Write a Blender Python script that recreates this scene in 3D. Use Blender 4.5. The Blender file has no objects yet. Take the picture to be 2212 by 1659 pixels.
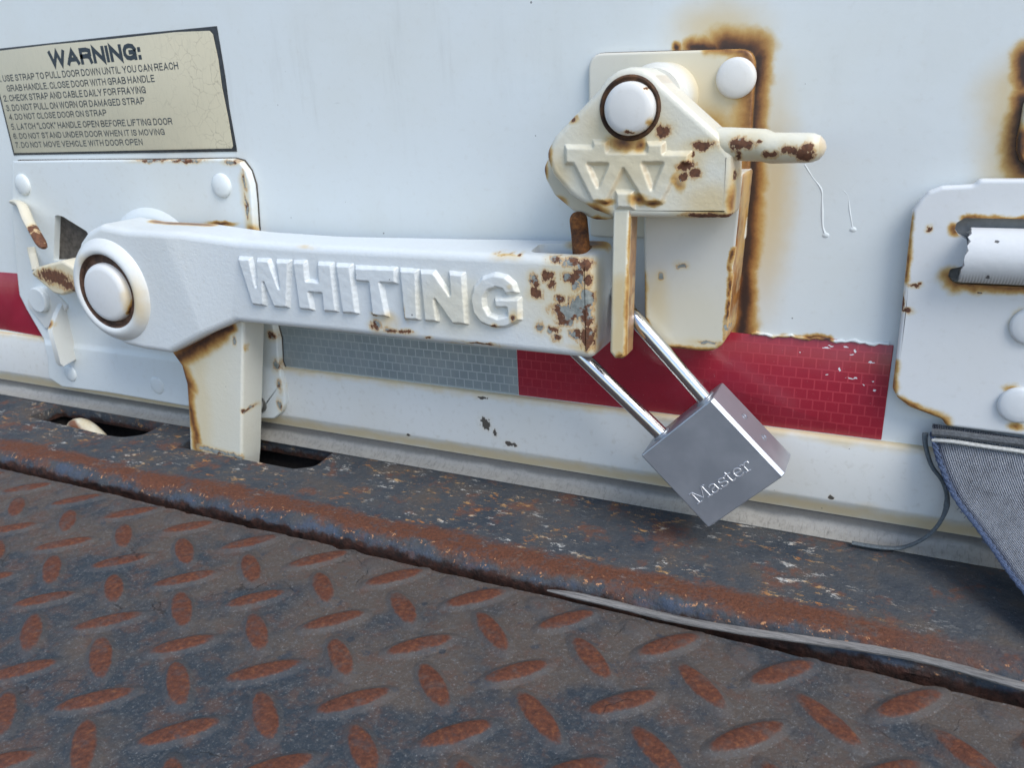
import bpy, bmesh, math, random
import numpy as np
from mathutils import Vector, Matrix, noise as mnoise
from mathutils.geometry import tessellate_polygon

random.seed(7)
SC = bpy.context.scene
COL = SC.collection
MM = 0.001

# ------------------------------------------------------------------ camera
CAM = Vector((-3.4, -422.3, 178.3))           # millimetres; door plane is y = 0
YAW, PIT, ROL, FPX = 0.456556896, 0.350874718, 0.0494875803, 1740.96
cy, sy, cp, sp = math.cos(YAW), math.sin(YAW), math.cos(PIT), math.sin(PIT)
fwd = Vector((-sy*cp, cy*cp, -sp)); rgt = Vector((cy, sy, 0)); dwn = fwd.cross(rgt)
r2 = math.cos(ROL)*rgt + math.sin(ROL)*dwn
d2 = -math.sin(ROL)*rgt + math.cos(ROL)*dwn
cd = bpy.data.cameras.new('camera'); co = bpy.data.objects.new('camera', cd); COL.objects.link(co)
m = Matrix.Identity(4)
for i, v in enumerate((r2, -d2, -fwd)):
    for k in range(3): m[k][i] = v[k]
m.translation = CAM*MM
co.matrix_world = m
cd.sensor_width = 36; cd.sensor_fit = 'HORIZONTAL'; cd.lens = FPX/2212*36
cd.clip_start = 0.005; cd.clip_end = 200
cd.dof.use_dof = True; cd.dof.focus_distance = 0.43; cd.dof.aperture_fstop = 19
SC.camera = co

# ------------------------------------------------------------------ light
SUN_AZ, SUN_EL = 62.0, 48.0        # degrees: azimuth to the right of straight behind the camera
wd = bpy.data.worlds.new('World'); SC.world = wd; wd.use_nodes = True
nt = wd.node_tree; nt.nodes.clear()
sky = nt.nodes.new('ShaderNodeTexSky'); sky.sky_type = 'NISHITA'; sky.sun_disc = False
bg = nt.nodes.new('ShaderNodeBackground'); ow = nt.nodes.new('ShaderNodeOutputWorld')
bg.inputs['Strength'].default_value = 0.13
nt.links.new(sky.outputs[0], bg.inputs[0]); nt.links.new(bg.outputs[0], ow.inputs[0])
az, el = math.radians(SUN_AZ), math.radians(SUN_EL)
sdir = Vector((math.sin(az)*math.cos(el), -math.cos(az)*math.cos(el), math.sin(el)))   # towards the sun
sky.sun_elevation = el
sky.sun_rotation = math.atan2(sdir.x, sdir.y)
sl = bpy.data.lights.new('sun', 'SUN'); so = bpy.data.objects.new('sun', sl); COL.objects.link(so)
sl.energy = 1.4; sl.angle = math.radians(32); sl.color = (1.0, 0.98, 0.93)
so.rotation_euler = (-sdir).to_track_quat('-Z', 'Y').to_euler()
so.location = sdir*5
SC.view_settings.view_transform = 'Standard'; SC.view_settings.look = 'None'
SC.view_settings.exposure = 0.84; SC.view_settings.gamma = 1
SC.view_settings.use_curve_mapping = False
SC.render.engine = 'CYCLES'

# ------------------------------------------------------------------ measuring: photo point -> world point on a known plane (mm)
def ray(u, v):
    return r2*((u-1106)/FPX) + d2*((v-829.5)/FPX) + fwd
def U(u, v, y):
    d = ray(u, v); return CAM + d*((y-CAM.y)/d.y)
def UZ(u, v, z):
    d = ray(u, v); return CAM + d*((z-CAM.z)/d.z)
def pxmm(p): return (p-CAM).dot(fwd)/FPX      # mm per photo unit at p
zS = lambda a, b: (a*.27174, b*.27174)                    # magnified crops of the photograph
z2 = lambda a, b: (a*.3106, b*.3106+343.5)
z3 = lambda a, b: (a*.3494+1116.3, b*.3494)
z4 = lambda a, b: (a*.3106+1030.4, b*.3106+429.4)
z5 = lambda a, b: (a*.3494+429.4, b*.3494+472.3)
z6 = lambda a, b: (a*.3106+1288, b*.3106+687)
z7 = lambda a, b: (a*.3623+1803.3, b*.3623+343.5)
zh = lambda a, b: (a*.1553, b*.1553+515.2)
zl = lambda a, b: (a*.2071+1459.8, b*.2071+815.7)
zR = lambda a, b: (a*.5+1106, b*.5+944.6)
zL = lambda a, b: (a*.5, b*.5+944.6)

# ------------------------------------------------------------------ scene helpers
ORG = {}
def thing(name, label, cat, loc, group=None):
    o = bpy.data.objects.new(name, None); COL.objects.link(o)
    o.empty_display_size = 0.02
    o.location = Vector(loc)*MM; o['label'] = label; o['category'] = cat
    if group: o['group'] = group
    return o
def put(name, bm, mat, parent=None, base=(0, 0, 0), sharp=35, label=None):
    """link bm (world millimetres) as one mesh object whose origin is its parent's (or base)"""
    if parent is not None:
        org = Vector(base)
        q = parent
        while q is not None: org = org + q.location/MM; q = q.parent
    else: org = Vector(base)
    for v in bm.verts: v.co = (v.co-org)*MM
    bmesh.ops.recalc_face_normals(bm, faces=bm.faces[:])
    for f in bm.faces: f.smooth = True
    me = bpy.data.meshes.new(name); bm.to_mesh(me); bm.free()
    me.set_sharp_from_angle(angle=math.radians(sharp))
    o = bpy.data.objects.new(name, me); COL.objects.link(o)
    if mat: me.materials.append(mat)
    if parent is not None: o.parent = parent
    o.location = Vector(base)*MM
    if label: o['label'] = label
    return o
def tag(o, label, cat, group=None, kind=None):
    o['label'] = label; o['category'] = cat
    if group: o['group'] = group
    if kind: o['kind'] = kind

# ------------------------------------------------------------------ shape helpers (2D points are (x, z))
def area(p): return sum(p[i][0]*p[(i+1) % len(p)][1]-p[(i+1) % len(p)][0]*p[i][1] for i in range(len(p)))/2
def ccw(p): return p if area(p) > 0 else p[::-1]
def rounded(pts, r, n=5):
    """round every corner; r is one radius or one per point"""
    out = []; N = len(pts)
    for i in range(N):
        rr = r[i] if isinstance(r, (list, tuple)) else r
        a, b, c = Vector(pts[i-1]), Vector(pts[i]), Vector(pts[(i+1) % N])
        u, w = a-b, c-b; lu, lw = u.length, w.length
        if rr <= 0 or lu < 1e-6 or lw < 1e-6: out.append(tuple(b)); continue
        u /= lu; w /= lw; ang = u.angle(w) if u.length and w.length else math.pi
        if ang > math.pi-0.05: out.append(tuple(b)); continue
        t = min(rr/math.tan(ang/2), rr*1.8, lu*.48, lw*.48)
        p0, p1 = b+u*t, b+w*t
        for k in range(n+1):
            s = k/n; q = p0*(1-s)**2+b*2*s*(1-s)+p1*s*s; out.append(tuple(q))
    return out
def offset(pts, d):
    """move a counter-clockwise outline inwards by d (outwards when negative)"""
    N = len(pts); out = []
    for i in range(N):
        a, b, c = Vector(pts[i-1]), Vector(pts[i]), Vector(pts[(i+1) % N])
        u, w = (b-a), (c-b)
        if u.length < 1e-7: u = w.copy()
        if w.length < 1e-7: w = u.copy()
        u.normalize(); w.normalize()
        n1, n2 = Vector((-u.y, u.x)), Vector((-w.y, w.x))
        nn = n1+n2
        if nn.length < 1e-6: nn = n1.copy()
        nn.normalize(); k = max(nn.dot(n1), .45)
        out.append(tuple(b+nn*(d/k)))
    return out
def rings(bm, rs, cap0=True, cap1=True):
    """skin a list of equally long closed rings of 3D points"""
    vs = [[bm.verts.new(p) for p in r] for r in rs]
    n = len(vs[0])
    for a, b in zip(vs, vs[1:]):
        for i in range(n): bm.faces.new((a[i], a[(i+1) % n], b[(i+1) % n], b[i]))
    if cap0: bm.faces.new(vs[0][::-1])
    if cap1: bm.faces.new(vs[-1])
    return vs
def relief(bm, pts, y0, prof, cap0=True):
    """outline in the door plane raised towards the camera: prof = [(inset, height)]"""
    pts = ccw([tuple(p) for p in pts])
    rings(bm, [[(x, y0-h, z) for x, z in (offset(pts, d) if d else pts)] for d, h in prof], cap0=cap0)
def slab(bm, pts, yb, yf, r=1.0, n=4):
    h = yb-yf; r = min(r, h*.9)
    prof = [(0, 0)]
    for k in range(n+1):
        a = math.pi/2*k/n; prof.append((r*(1-math.cos(a)), h-r+r*math.sin(a)))
    prof.append((r+.25, h))
    relief(bm, pts, yb, prof)
def sdf(poly, X, Z):
    """signed distance (mm, positive inside) of grid points to one closed outline"""
    P = np.array(poly, float); Q = np.roll(P, -1, 0); d = np.full(X.shape, 1e9); ins = np.zeros(X.shape, bool)
    for (ax, az), (bx, bz) in zip(P, Q):
        ex_, ez_ = bx-ax, bz-az; L = ex_*ex_+ez_*ez_
        if L < 1e-12: continue
        t = np.clip(((X-ax)*ex_+(Z-az)*ez_)/L, 0, 1)
        d = np.minimum(d, (X-ax-t*ex_)**2+(Z-az-t*ez_)**2)
        c = (az > Z) != (bz > Z)
        with np.errstate(divide='ignore', invalid='ignore'): ins ^= c & (X < ex_*(Z-az)/(ez_ if abs(ez_) > 1e-12 else 1e-12)+ax)
    d = np.sqrt(d); return np.where(ins, d, -d)
def cast_relief(bm, add, sub, y0, H, soft, step=.35, wob=.12):
    """soft-edged cast lettering: a fine grid raised inside the outlines, as paint-filled castings look"""
    pts = [p for q in add for p in q]
    x0, x1 = min(p[0] for p in pts)-2, max(p[0] for p in pts)+2; z0, z1 = min(p[1] for p in pts)-2, max(p[1] for p in pts)+2
    nx, nz = int((x1-x0)/step), int((z1-z0)/step)
    X, Z = np.meshgrid(x0+np.arange(nx)*step, z0+np.arange(nz)*step)
    S = np.full(X.shape, -1e9)
    for q in add: S = np.maximum(S, sdf(q, X, Z))
    for q in sub: S = np.minimum(S, -sdf(q, X, Z))
    S = S+wob*np.sin(X*.9+1.3*np.sin(Z*.7))*np.sin(Z*1.1+X*.23)
    t = np.clip((S+soft*.55)/(soft*1.5), 0, 1); h = H*(t*t*(3-2*t))
    h = h+.05*np.sin(X*.5)*np.sin(Z*.8)*t
    keep = S > -soft*.62
    h = np.where(t <= 0, -.15, h)
    vs = {}
    def V(j, i):
        if (j, i) not in vs: vs[(j, i)] = bm.verts.new((X[j, i], y0-h[j, i], Z[j, i]))
        return vs[(j, i)]
    for j in range(nz-1):
        for i in range(nx-1):
            if keep[j, i] or keep[j+1, i] or keep[j, i+1] or keep[j+1, i+1]:
                bm.faces.new((V(j, i), V(j, i+1), V(j+1, i+1), V(j+1, i)))
def lathe(bm, cx, cz, prof, n=40, cap=True):
    """profile (radius, y) turned about an axis that points at the camera side"""
    rs = []
    for r, y in prof: rs.append([(cx+max(r, .01)*math.cos(2*math.pi*k/n), y, cz+max(r, .01)*math.sin(2*math.pi*k/n)) for k in range(n)])
    rings(bm, rs, cap0=cap, cap1=cap)
def tube(bm, path, rad, n=12, flat=1.0, up=Vector((0, 0, 1))):
    path = [Vector(p) for p in path]; rs = []
    for i, p in enumerate(path):
        t = (path[min(i+1, len(path)-1)]-path[max(i-1, 0)]).normalized()
        a = t.cross(up)
        if a.length < 1e-4: a = t.cross(Vector((0, 1, 0)))
        a.normalize(); b = a.cross(t)
        r = rad[i] if isinstance(rad, (list, tuple)) else rad
        rs.append([p+a*(r*math.cos(2*math.pi*k/n))+b*(r*flat*math.sin(2*math.pi*k/n)) for k in range(n)])
    rings(bm, rs)
def smooth_path(pts, n=8):
    P = [Vector(p) for p in pts]; out = []
    for i in range(len(P)-1):
        p0, p1, p2, p3 = P[max(i-1, 0)], P[i], P[i+1], P[min(i+2, len(P)-1)]
        for k in range(n):
            t = k/n
            out.append(.5*((2*p1)+(p2-p0)*t+(2*p0-5*p1+4*p2-p3)*t*t+(3*p1-p0-3*p2+p3)*t**3))
    out.append(P[-1]); return out
def box(bm, x0, x1, y0, y1, z0, z1, bev=0, seg=3):
    r = bmesh.ops.create_cube(bm, size=1)
    for v in r['verts']: v.co = Vector(((x0+x1)/2+v.co.x*(x1-x0), (y0+y1)/2+v.co.y*(y1-y0), (z0+z1)/2+v.co.z*(z1-z0)))
    if bev:
        es = list({e for v in r['verts'] for e in v.link_edges})
        bmesh.ops.bevel(bm, geom=es, offset=bev, segments=seg, profile=.5, affect='EDGES')
def extrude_x(bm, prof, x0, x1, step=None):
    """(y, z) profile pulled along x"""
    xs = [x0, x1]
    if step:
        k = max(1, int((x1-x0)/step)); xs = [x0+(x1-x0)*i/k for i in range(k+1)]
    rings(bm, [[(x, y, z) for y, z in prof] for x in xs])
def cut(o, bms):
    """boolean difference with closed cutters (world millimetres), applied on the spot"""
    for bm in bms:
        bmesh.ops.recalc_face_normals(bm, faces=bm.faces[:])
        org = Vector((0, 0, 0)); q = o
        while q is not None: org = org+q.location; q = q.parent
        for v in bm.verts: v.co = v.co*MM-org
        me = bpy.data.meshes.new('cutter'); bm.to_mesh(me); bm.free()
        c = bpy.data.objects.new('cutter', me); COL.objects.link(c)
        c.location = org
        md = o.modifiers.new('cut', 'BOOLEAN'); md.object = c; md.operation = 'DIFFERENCE'; md.solver = 'EXACT'
        bpy.context.view_layer.update()
        dg = bpy.context.evaluated_depsgraph_get()
        nm = bpy.data.meshes.new_from_object(o.evaluated_get(dg), preserve_all_data_layers=True, depsgraph=dg)
        o.modifiers.clear(); old = o.data; nm.name = old.name; o.data = nm
        bpy.data.meshes.remove(old); bpy.data.objects.remove(c); bpy.data.meshes.remove(me)
    o.data.set_sharp_from_angle(angle=math.radians(35))

# ------------------------------------------------------------------ materials
class NB:
    def __init__(s, name):
        s.m = bpy.data.materials.new(name); s.m.use_nodes = True
        s.t = s.m.node_tree; s.t.nodes.clear()
        s.out = s.t.nodes.new('ShaderNodeOutputMaterial'); s.b = s.t.nodes.new('ShaderNodeBsdfPrincipled')
        s.t.links.new(s.b.outputs[0], s.out.inputs[0])
        g = s.t.nodes.new('ShaderNodeNewGeometry')
        s.P = s.vec('SCALE', g.outputs['Position'], 1000.0)          # millimetres
        s.N = g.outputs['Normal']
        s._n = {}
    def set(s, sock, v):
        if isinstance(v, bpy.types.NodeSocket): s.t.links.new(v, sock)
        elif v is not None:
            try: sock.default_value = v
            except Exception: sock.default_value = tuple(v)+(1,)
    def math(s, op, a, b=None, c=None, clamp=False):
        n = s.t.nodes.new('ShaderNodeMath'); n.operation = op; n.use_clamp = clamp
        for k, v in enumerate((a, b, c)): s.set(n.inputs[k], v)
        return n.outputs[0]
    def vec(s, op, a, b=None, c=None):
        n = s.t.nodes.new('ShaderNodeVectorMath'); n.operation = op
        s.set(n.inputs[0], a)
        if op == 'SCALE': s.set(n.inputs[3], b)
        else:
            if b is not None: s.set(n.inputs[1], b)
            if c is not None: s.set(n.inputs[2], c)
        return n.outputs['Value'] if op in ('LENGTH', 'DISTANCE', 'DOT_PRODUCT') else n.outputs[0]
    def noise(s, scale, detail=3, rough=.55, stretch=None, colour=False, off=0, dist=0):
        """scale in waves per millimetre"""
        key = (scale, detail, rough, stretch, off, dist)
        if key not in s._n:
            n = s.t.nodes.new('ShaderNodeTexNoise'); n.inputs['Scale'].default_value = scale
            n.inputs['Detail'].default_value = detail; n.inputs['Roughness'].default_value = rough
            n.inputs['Distortion'].default_value = dist
            p = s.P
            if stretch: p = s.vec('MULTIPLY', p, stretch)
            if off: p = s.vec('ADD', p, (off*37.1, off*11.7, off*53.3))
            s.t.links.new(p, n.inputs['Vector']); s._n[key] = n
        return s._n[key].outputs[1 if colour else 0]
    def voro(s, scale, stretch=None, feature='F1', off=0, rnd=1.0):
        n = s.t.nodes.new('ShaderNodeTexVoronoi'); n.feature = feature; n.inputs['Scale'].default_value = scale
        n.inputs['Randomness'].default_value = rnd
        p = s.P
        if stretch: p = s.vec('MULTIPLY', p, stretch)
        if off: p = s.vec('ADD', p, (off*31.1, off*17.7, off*5.3))
        s.t.links.new(p, n.inputs['Vector']); return n
    def step(s, x, a, b, lo=0.0, hi=1.0, smooth=True):
        n = s.t.nodes.new('ShaderNodeMapRange'); n.interpolation_type = 'SMOOTHSTEP' if smooth else 'LINEAR'
        n.clamp = True
        for k, v in enumerate((x, a, b, lo, hi)): s.set(n.inputs[k], v)
        return n.outputs[0]
    def ramp(s, x, stops, interp='LINEAR'):
        n = s.t.nodes.new('ShaderNodeValToRGB'); e = n.color_ramp.elements; n.color_ramp.interpolation = interp
        while len(e) < len(stops): e.new(.5)
        for k, (p, c) in enumerate(stops): e[k].position = p; e[k].color = tuple(c)+(1,)
        s.set(n.inputs[0], x); return n.outputs[0]
    def mix(s, f, a, b, mode='MIX'):
        n = s.t.nodes.new('ShaderNodeMix'); n.data_type = 'RGBA'; n.blend_type = mode
        s.set(n.inputs[0], f); s.set(n.inputs[6], a); s.set(n.inputs[7], b); return n.outputs[2]
    def max(s, a, b): return s.math('MAXIMUM', a, b)
    def xyz(s, v=None):
        n = s.t.nodes.new('ShaderNodeSeparateXYZ'); s.t.links.new(v if v is not None else s.P, n.inputs[0]); return n.outputs
    def warped(s, amp, scale, detail=3):
        c = s.noise(scale, detail, .6, colour=True)
        return s.vec('MULTIPLY_ADD', s.vec('SUBTRACT', c, (.5, .5, .5)), (amp*2,)*3, s.P)
    def field(s, P, items):
        """smallest of the ellipsoid / capsule distances (0 centre .. 1 rim) -> 1 - d"""
        d = None
        for it in items:
            if len(it) == 6:
                x, y, z, rx, ry, rz = it
                q = s.vec('LENGTH', s.vec('MULTIPLY_ADD', P, (1/rx, 1/ry, 1/rz), (-x/rx, -y/ry, -z/rz)))
            else:                                     # capsule (a, b, r)
                a, b, r = it; a, b = Vector(a), Vector(b); ba = b-a
                pa = s.vec('SUBTRACT', P, tuple(a))
                h = s.math('MULTIPLY', s.vec('DOT_PRODUCT', pa, tuple(ba)), 1/ba.dot(ba), clamp=True)
                n = s.t.nodes.new('ShaderNodeVectorMath'); n.operation = 'SCALE'; n.inputs[0].default_value = ba; s.set(n.inputs[3], h)
                q = s.math('MULTIPLY', s.vec('LENGTH', s.vec('SUBTRACT', pa, n.outputs[0])), 1/r)
            d = q if d is None else s.math('MINIMUM', d, q)
        return s.math('SUBTRACT', 1.0, d)
    def bump(s, h, strength=.3, dist=.0005):
        n = s.t.nodes.new('ShaderNodeBump'); n.inputs['Strength'].default_value = strength
        n.inputs['Distance'].default_value = dist; s.set(n.inputs['Height'], h)
        if getattr(s, '_b', None) is not None: s.t.links.new(s._b, n.inputs['Normal'])
        s._b = n.outputs[0]; s.t.links.new(s._b, s.b.inputs['Normal'])

RUST = [(0.0, (.66, .63, .52)), (.20, (.63, .53, .32)), (.42, (.55, .36, .13)), (.62, (.38, .19, .055)), (.80, (.17, .070, .026)), (.92, (.07, .034, .022)), (1.0, (.045, .025, .020))]
def paint(name, halo=(), chip=(), tint=(), wash=(), cast=0, uneven=0, smear=0, base=(.70, .745, .75), halo_gain=1.0, specks=.5, grime=.25, hnoise=.26, rough=.34, chip_grey=.5, noise_amp=2.2, side=None, chip_dark=0):
    """weathered white paint over steel: halo = soft rust stains, chip = flaked spots, tint = faint yellowing"""
    n = NB(name)
    col = n.mix(n.step(n.noise(.012, 4), .35, .75), base, tuple(c*k for c, k in zip(base, (.965, .95, .92))))
    col = n.mix(n.step(n.noise(.22, 5, .65), .52, .80, 0, grime), col, (.50, .48, .42))
    if tint:
        t = n.field(n.warped(5, .05), list(tint))
        col = n.mix(n.step(t, 0, .9, 0, .75), col, (.64, .49, .24))
    if wash:
        t = n.field(n.warped(6, .04), list(wash))
        col = n.mix(n.step(t, 0, .8, 0, .62), col, (.68, .625, .46))
    if smear:
        k = n.math('MULTIPLY', n.step(n.noise(.05, 5, .7, stretch=(1, 1, .12), off=6), .52, .75), n.step(n.noise(.006, 3, off=7), .45, .65))
        col = n.mix(n.math('MULTIPLY', k, smear), col, (.52, .54, .53))
        k = n.step(n.noise(.25, 3, .5, stretch=(.25, 1, 1.6), off=9), .735, .76)
        col = n.mix(n.math('MULTIPLY', k, n.math('MULTIPLY', n.step(n.noise(.02, 3, off=11), .5, .6), .45)), col, (.40, .41, .41))
    if specks:
        v = n.voro(.085)
        r = n.xyz(v.outputs['Color'])
        size = n.math('MULTIPLY', n.math('POWER', r[0], 4.0), .055)
        d = n.math('LESS_THAN', v.outputs['Distance'], n.math('ADD', size, .006))
        col = n.mix(n.math('MULTIPLY', d, n.math('MULTIPLY', n.math('GREATER_THAN', r[1], 1-specks), .8)), col, (.12, .12, .12))
    if side:                                          # bare rusted flank of a thick plate
        nx = n.xyz(n.t.nodes['Geometry'].outputs['True Normal'])[0] if 'Geometry' in n.t.nodes else n.xyz(n.N)[0]
        k = n.math('MULTIPLY', n.step(nx, .55, .8), side)
        col = n.mix(k, col, n.ramp(n.noise(.10, 5, .65), [(.3, (.12, .042, .014)), (.52, (.33, .14, .033)), (.75, (.46, .25, .075))]))
    if halo:
        t = n.field(n.warped(3.0, .09, 4), list(halo))
        t = n.math('MULTIPLY', t, halo_gain)
        if uneven: t = n.math('SUBTRACT', t, n.math('MULTIPLY', n.math('MULTIPLY', n.step(n.noise(.035, 4, .6, off=4), .35, .7), uneven*2), n.math('SUBTRACT', 1.05, t, clamp=True)))
        nz = n.math('MULTIPLY_ADD', n.math('SUBTRACT', n.noise(.35, 5, .7), .5), hnoise, t)
        t2 = n.math('MULTIPLY', n.step(t, 0, .25), nz, clamp=True)
        col = n.mix(n.step(t, .0, .5), col, n.ramp(t2, RUST))
    if chip:
        cf = n.field(n.warped(noise_amp*1.3, .13, 5), list(chip))
        e = n.math('MULTIPLY_ADD', n.math('SUBTRACT', n.noise(.40, 6, .7), .5), 1.5, cf)
        e = n.math('MULTIPLY_ADD', n.math('SUBTRACT', n.noise(.16, 4, .6, stretch=(1.7, 1, .55), off=17, dist=1.2), .5), 1.9, e)
        col = n.mix(n.step(cf, -1.6, .1, 0, .55*(1-chip_dark)), col, (.64, .53, .30))
        col = n.mix(n.step(e, -.45, .12, 0, .82*(1-chip_dark)), col, (.47, .25, .070))
        rim = n.math('MULTIPLY', n.step(e, .02, .08), n.step(e, .14, .08))
        mk = n.step(e, .10, .14)
        inner = n.mix(n.step(n.noise(.12, 4, .6, off=2), .5-.22*(chip_grey-.5)*2, .56-.22*(chip_grey-.5)*2), n.ramp(n.noise(.5, 5, .7), [(.3, (.060, .027, .018)), (.7, (.20, .080, .035))]), n.ramp(n.noise(.4, 4, off=3), [(.3, (.16, .18, .17)), (.7, (.34, .36, .33))]))
        if chip_dark: inner = n.mix(chip_dark, inner, (.075, .075, .065))
        col = n.mix(n.math('MULTIPLY', rim, .35), col, (.75, .72, .62))
        col = n.mix(mk, col, inner)
        n.set(n.b.inputs['Roughness'], n.step(mk, 0, 1, rough, .8))
        n.bump(n.math('MULTIPLY_ADD', mk, -1.0, 1.0), .55, .0006)
    else: n.b.inputs['Roughness'].default_value = rough
    n.set(n.b.inputs['Base Color'], col)
    n.bump(n.noise(.16, 3), .10, .0008)
    if cast:
        n.bump(n.noise(.45, 4, .6, off=14), cast, .0009)
        pv = n.voro(.32, off=6); n.bump(n.step(pv.outputs['Distance'], .0, .22), cast*.5, .0005)
    n.bump(n.noise(.9, 3), .06, .0003)
    n.b.inputs['Specular IOR Level'].default_value = .5
    return n.m
def plain(name, colour, rough=.6, metal=0, var=.25, bump=.2, sc=.3):
    n = NB(name)
    dk = tuple(c*(1-var) for c in colour)
    n.set(n.b.inputs['Base Color'], n.mix(n.step(n.noise(sc, 5, .65), .3, .7), dk, colour))
    n.b.inputs['Roughness'].default_value = rough; n.b.inputs['Metallic'].default_value = metal
    if bump: n.bump(n.noise(sc*2, 4), bump, .0006)
    return n.m
def rusty(name, dark=(.045, .022, .014), lite=(.24, .09, .03), bump=.7, mid=.5):
    n = NB(name)
    n.set(n.b.inputs['Base Color'], n.ramp(n.math('ADD', n.noise(.18, 6, .7), .5-mid), [(.36, dark), (.52, tuple((a+b)/2.4 for a, b in zip(dark, lite))), (.66, lite)]))
    n.b.inputs['Roughness'].default_value = .85
    n.bump(n.noise(.5, 6, .7), bump, .001)
    return n.m
def E(u, v, y, ru, rv=None, ry=12):
    """ellipsoid stain centred on a photo point on the plane y, radii in photo units"""
    p = U(u, v, y); k = pxmm(p)
    return (p.x, p.y, p.z, ru*k*1.08, ry, (rv or ru)*k*1.04)
def CP(a, b, y, r, yb=None):
    p, q = U(*a, y), U(*b, y if yb is None else yb)
    return (tuple(p), tuple(q), r)

def xz(pts, y):                                   # photo outline -> (x, z) on the plane y
    return [(p.x, p.z) for p in (U(u, v, y) for u, v in pts)]

# ================================================================== truck door
halo = [((-73.5, 0, 186), (-73, 0, 128), 13.5), ((-73, 0, 128), (-73, 0, 44), 11.5), ((-88, 0, 191.5), (-78, 0, 190), 19), ((-104, 0, 192.5), (-94, 0, 191.5), 10), E(1463, 103, 0, 22, 30, 9), ((-72, 0, 46), (-30, 0, 51.5), 4.2),
        ((-90, 0, 42), (-70, 0, 46), 10),
        CP((2209, 215), (2201, 300), 0, 11), CP((2201, 300), (2203, 345), 0, 12), CP((2204, 345), (2217, 362), 0, 13), CP((2218, 180), (2214, 120), 0, 11),
        (-398, 0, 100, 4, 9, 12)]
chips_door = [E(2028, 378, 0, 5, 9), E(1637, 525, 0, 5, 14), E(1640, 545, 0, 7, 10), E(560, 250, 0, 2, 6)]
MD = paint('door_paint', halo=halo, tint=[(-63, 0, 120, 17, 20, 85), (-92, 0, 200, 34, 20, 22), CP((2190, 200), (2190, 380), 0, 22), (-300, 0, 52, 150, 20, 6)], grime=.18, specks=.6, hnoise=.16, uneven=.24, smear=.5, halo_gain=1.08)
door = thing('truck_door', 'white painted roll-up truck door panel with rust halos behind the hardware', 'door', (-200, 0, -48))
bm = bmesh.new(); box(bm, -1500, 900, 0, 25, -46, 1500)
put('door_panel', bm, MD, door)
MR = paint('rail_paint', base=(.70, .71, .69), tint=[((-1200, -2, 0), (600, -2, 0), 7), ((-1200, 0, -44), (600, 0, -44), 9)], specks=.75, grime=.55,  # lower tint paints the floor's tan reflection onto the chamfer
           chip=[E(*z5(1770, 1265), -4, 10, 14), E(*z5(1920, 1395), -4, 14, 6), E(*z5(1830, 1330), -4, 5, 9), E(*z5(1760, 1105), -4, 13, 3), E(*z6(1622, 1247), -4, 4), E(*z5(1300, 1345), -4, 5, 3)], chip_grey=.15, chip_dark=.85)
bm = bmesh.new()
extrude_x(bm, [(6, -1.0), (-1.5, -1.0), (-2.7, -1.3), (-3.5, -2.0), (-4, -3.2), (-4, -36.8), (-3.9, -38), (-3.3, -39.2), (.2, -48), (6, -48)], -1500, 900)
put('bottom_rail', bm, MR, door)
n = NB('seal_rubber')
X = n.xyz()
crack = n.step(n.noise(.55, 4, .6, stretch=(2.2, .3, .3)), .56, .62)
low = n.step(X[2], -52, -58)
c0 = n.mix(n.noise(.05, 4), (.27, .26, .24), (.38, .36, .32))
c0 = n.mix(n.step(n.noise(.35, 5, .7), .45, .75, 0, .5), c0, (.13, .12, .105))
c0 = n.mix(n.step(n.math('MULTIPLY_ADD', n.noise(.05, 5, .6, off=3), 5, X[2]), -52.5, -49.5, 0, .75), c0, (.085, .082, .08))  # upper seal darkened in colour for the shade under the rail
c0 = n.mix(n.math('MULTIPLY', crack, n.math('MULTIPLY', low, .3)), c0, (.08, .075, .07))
n.set(n.b.inputs['Base Color'], c0); n.b.inputs['Roughness'].default_value = .33
n.bump(n.math('MULTIPLY', crack, -1.0), .3, .0004); n.bump(n.noise(1.2, 4), .15, .0003)
MSEAL = n.m
bm = bmesh.new()
extrude_x(bm, [(9, -46.5), (1.0, -46.5), (.9, -49), (.6, -51.2), (.0, -53.2), (-1.2, -55.2), (-3.0, -56.9), (-5.2, -58.1), (-7.0, -58.7), (-7.7, -59.1), (-7.6, -59.6), (9, -59.7)], -1500, 900)
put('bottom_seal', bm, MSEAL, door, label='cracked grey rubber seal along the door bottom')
# dried paint runs below the lever tip
bm = bmesh.new()
for pts, rr in (([z3(1780, 1010), z3(1830, 1090), z3(1885, 1170), z3(1890, 1260), z3(1893, 1390), z3(1912, 1450)], 1.0), ([z3(2015, 1170), z3(2050, 1210), z3(2060, 1300), z3(2080, 1415)], .95)):
    P = smooth_path([U(u, v, 1.62) for u, v in pts], 6); k = len(P)
    tube(bm, P, [rr*(1.95+.06*math.sin(i*.7))*(.88+.12*i/k) for i in range(k)], 8)
    e = P[-1]; bmesh.ops.create_uvsphere(bm, u_segments=14, v_segments=8, radius=1, matrix=Matrix.Translation(e) @ Matrix.Translation((0, -.35, 0)) @ Matrix.Diagonal((rr*2.7, 1.75, rr*2.0, 1)))
put('paint_run', bm, MD, door)

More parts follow.
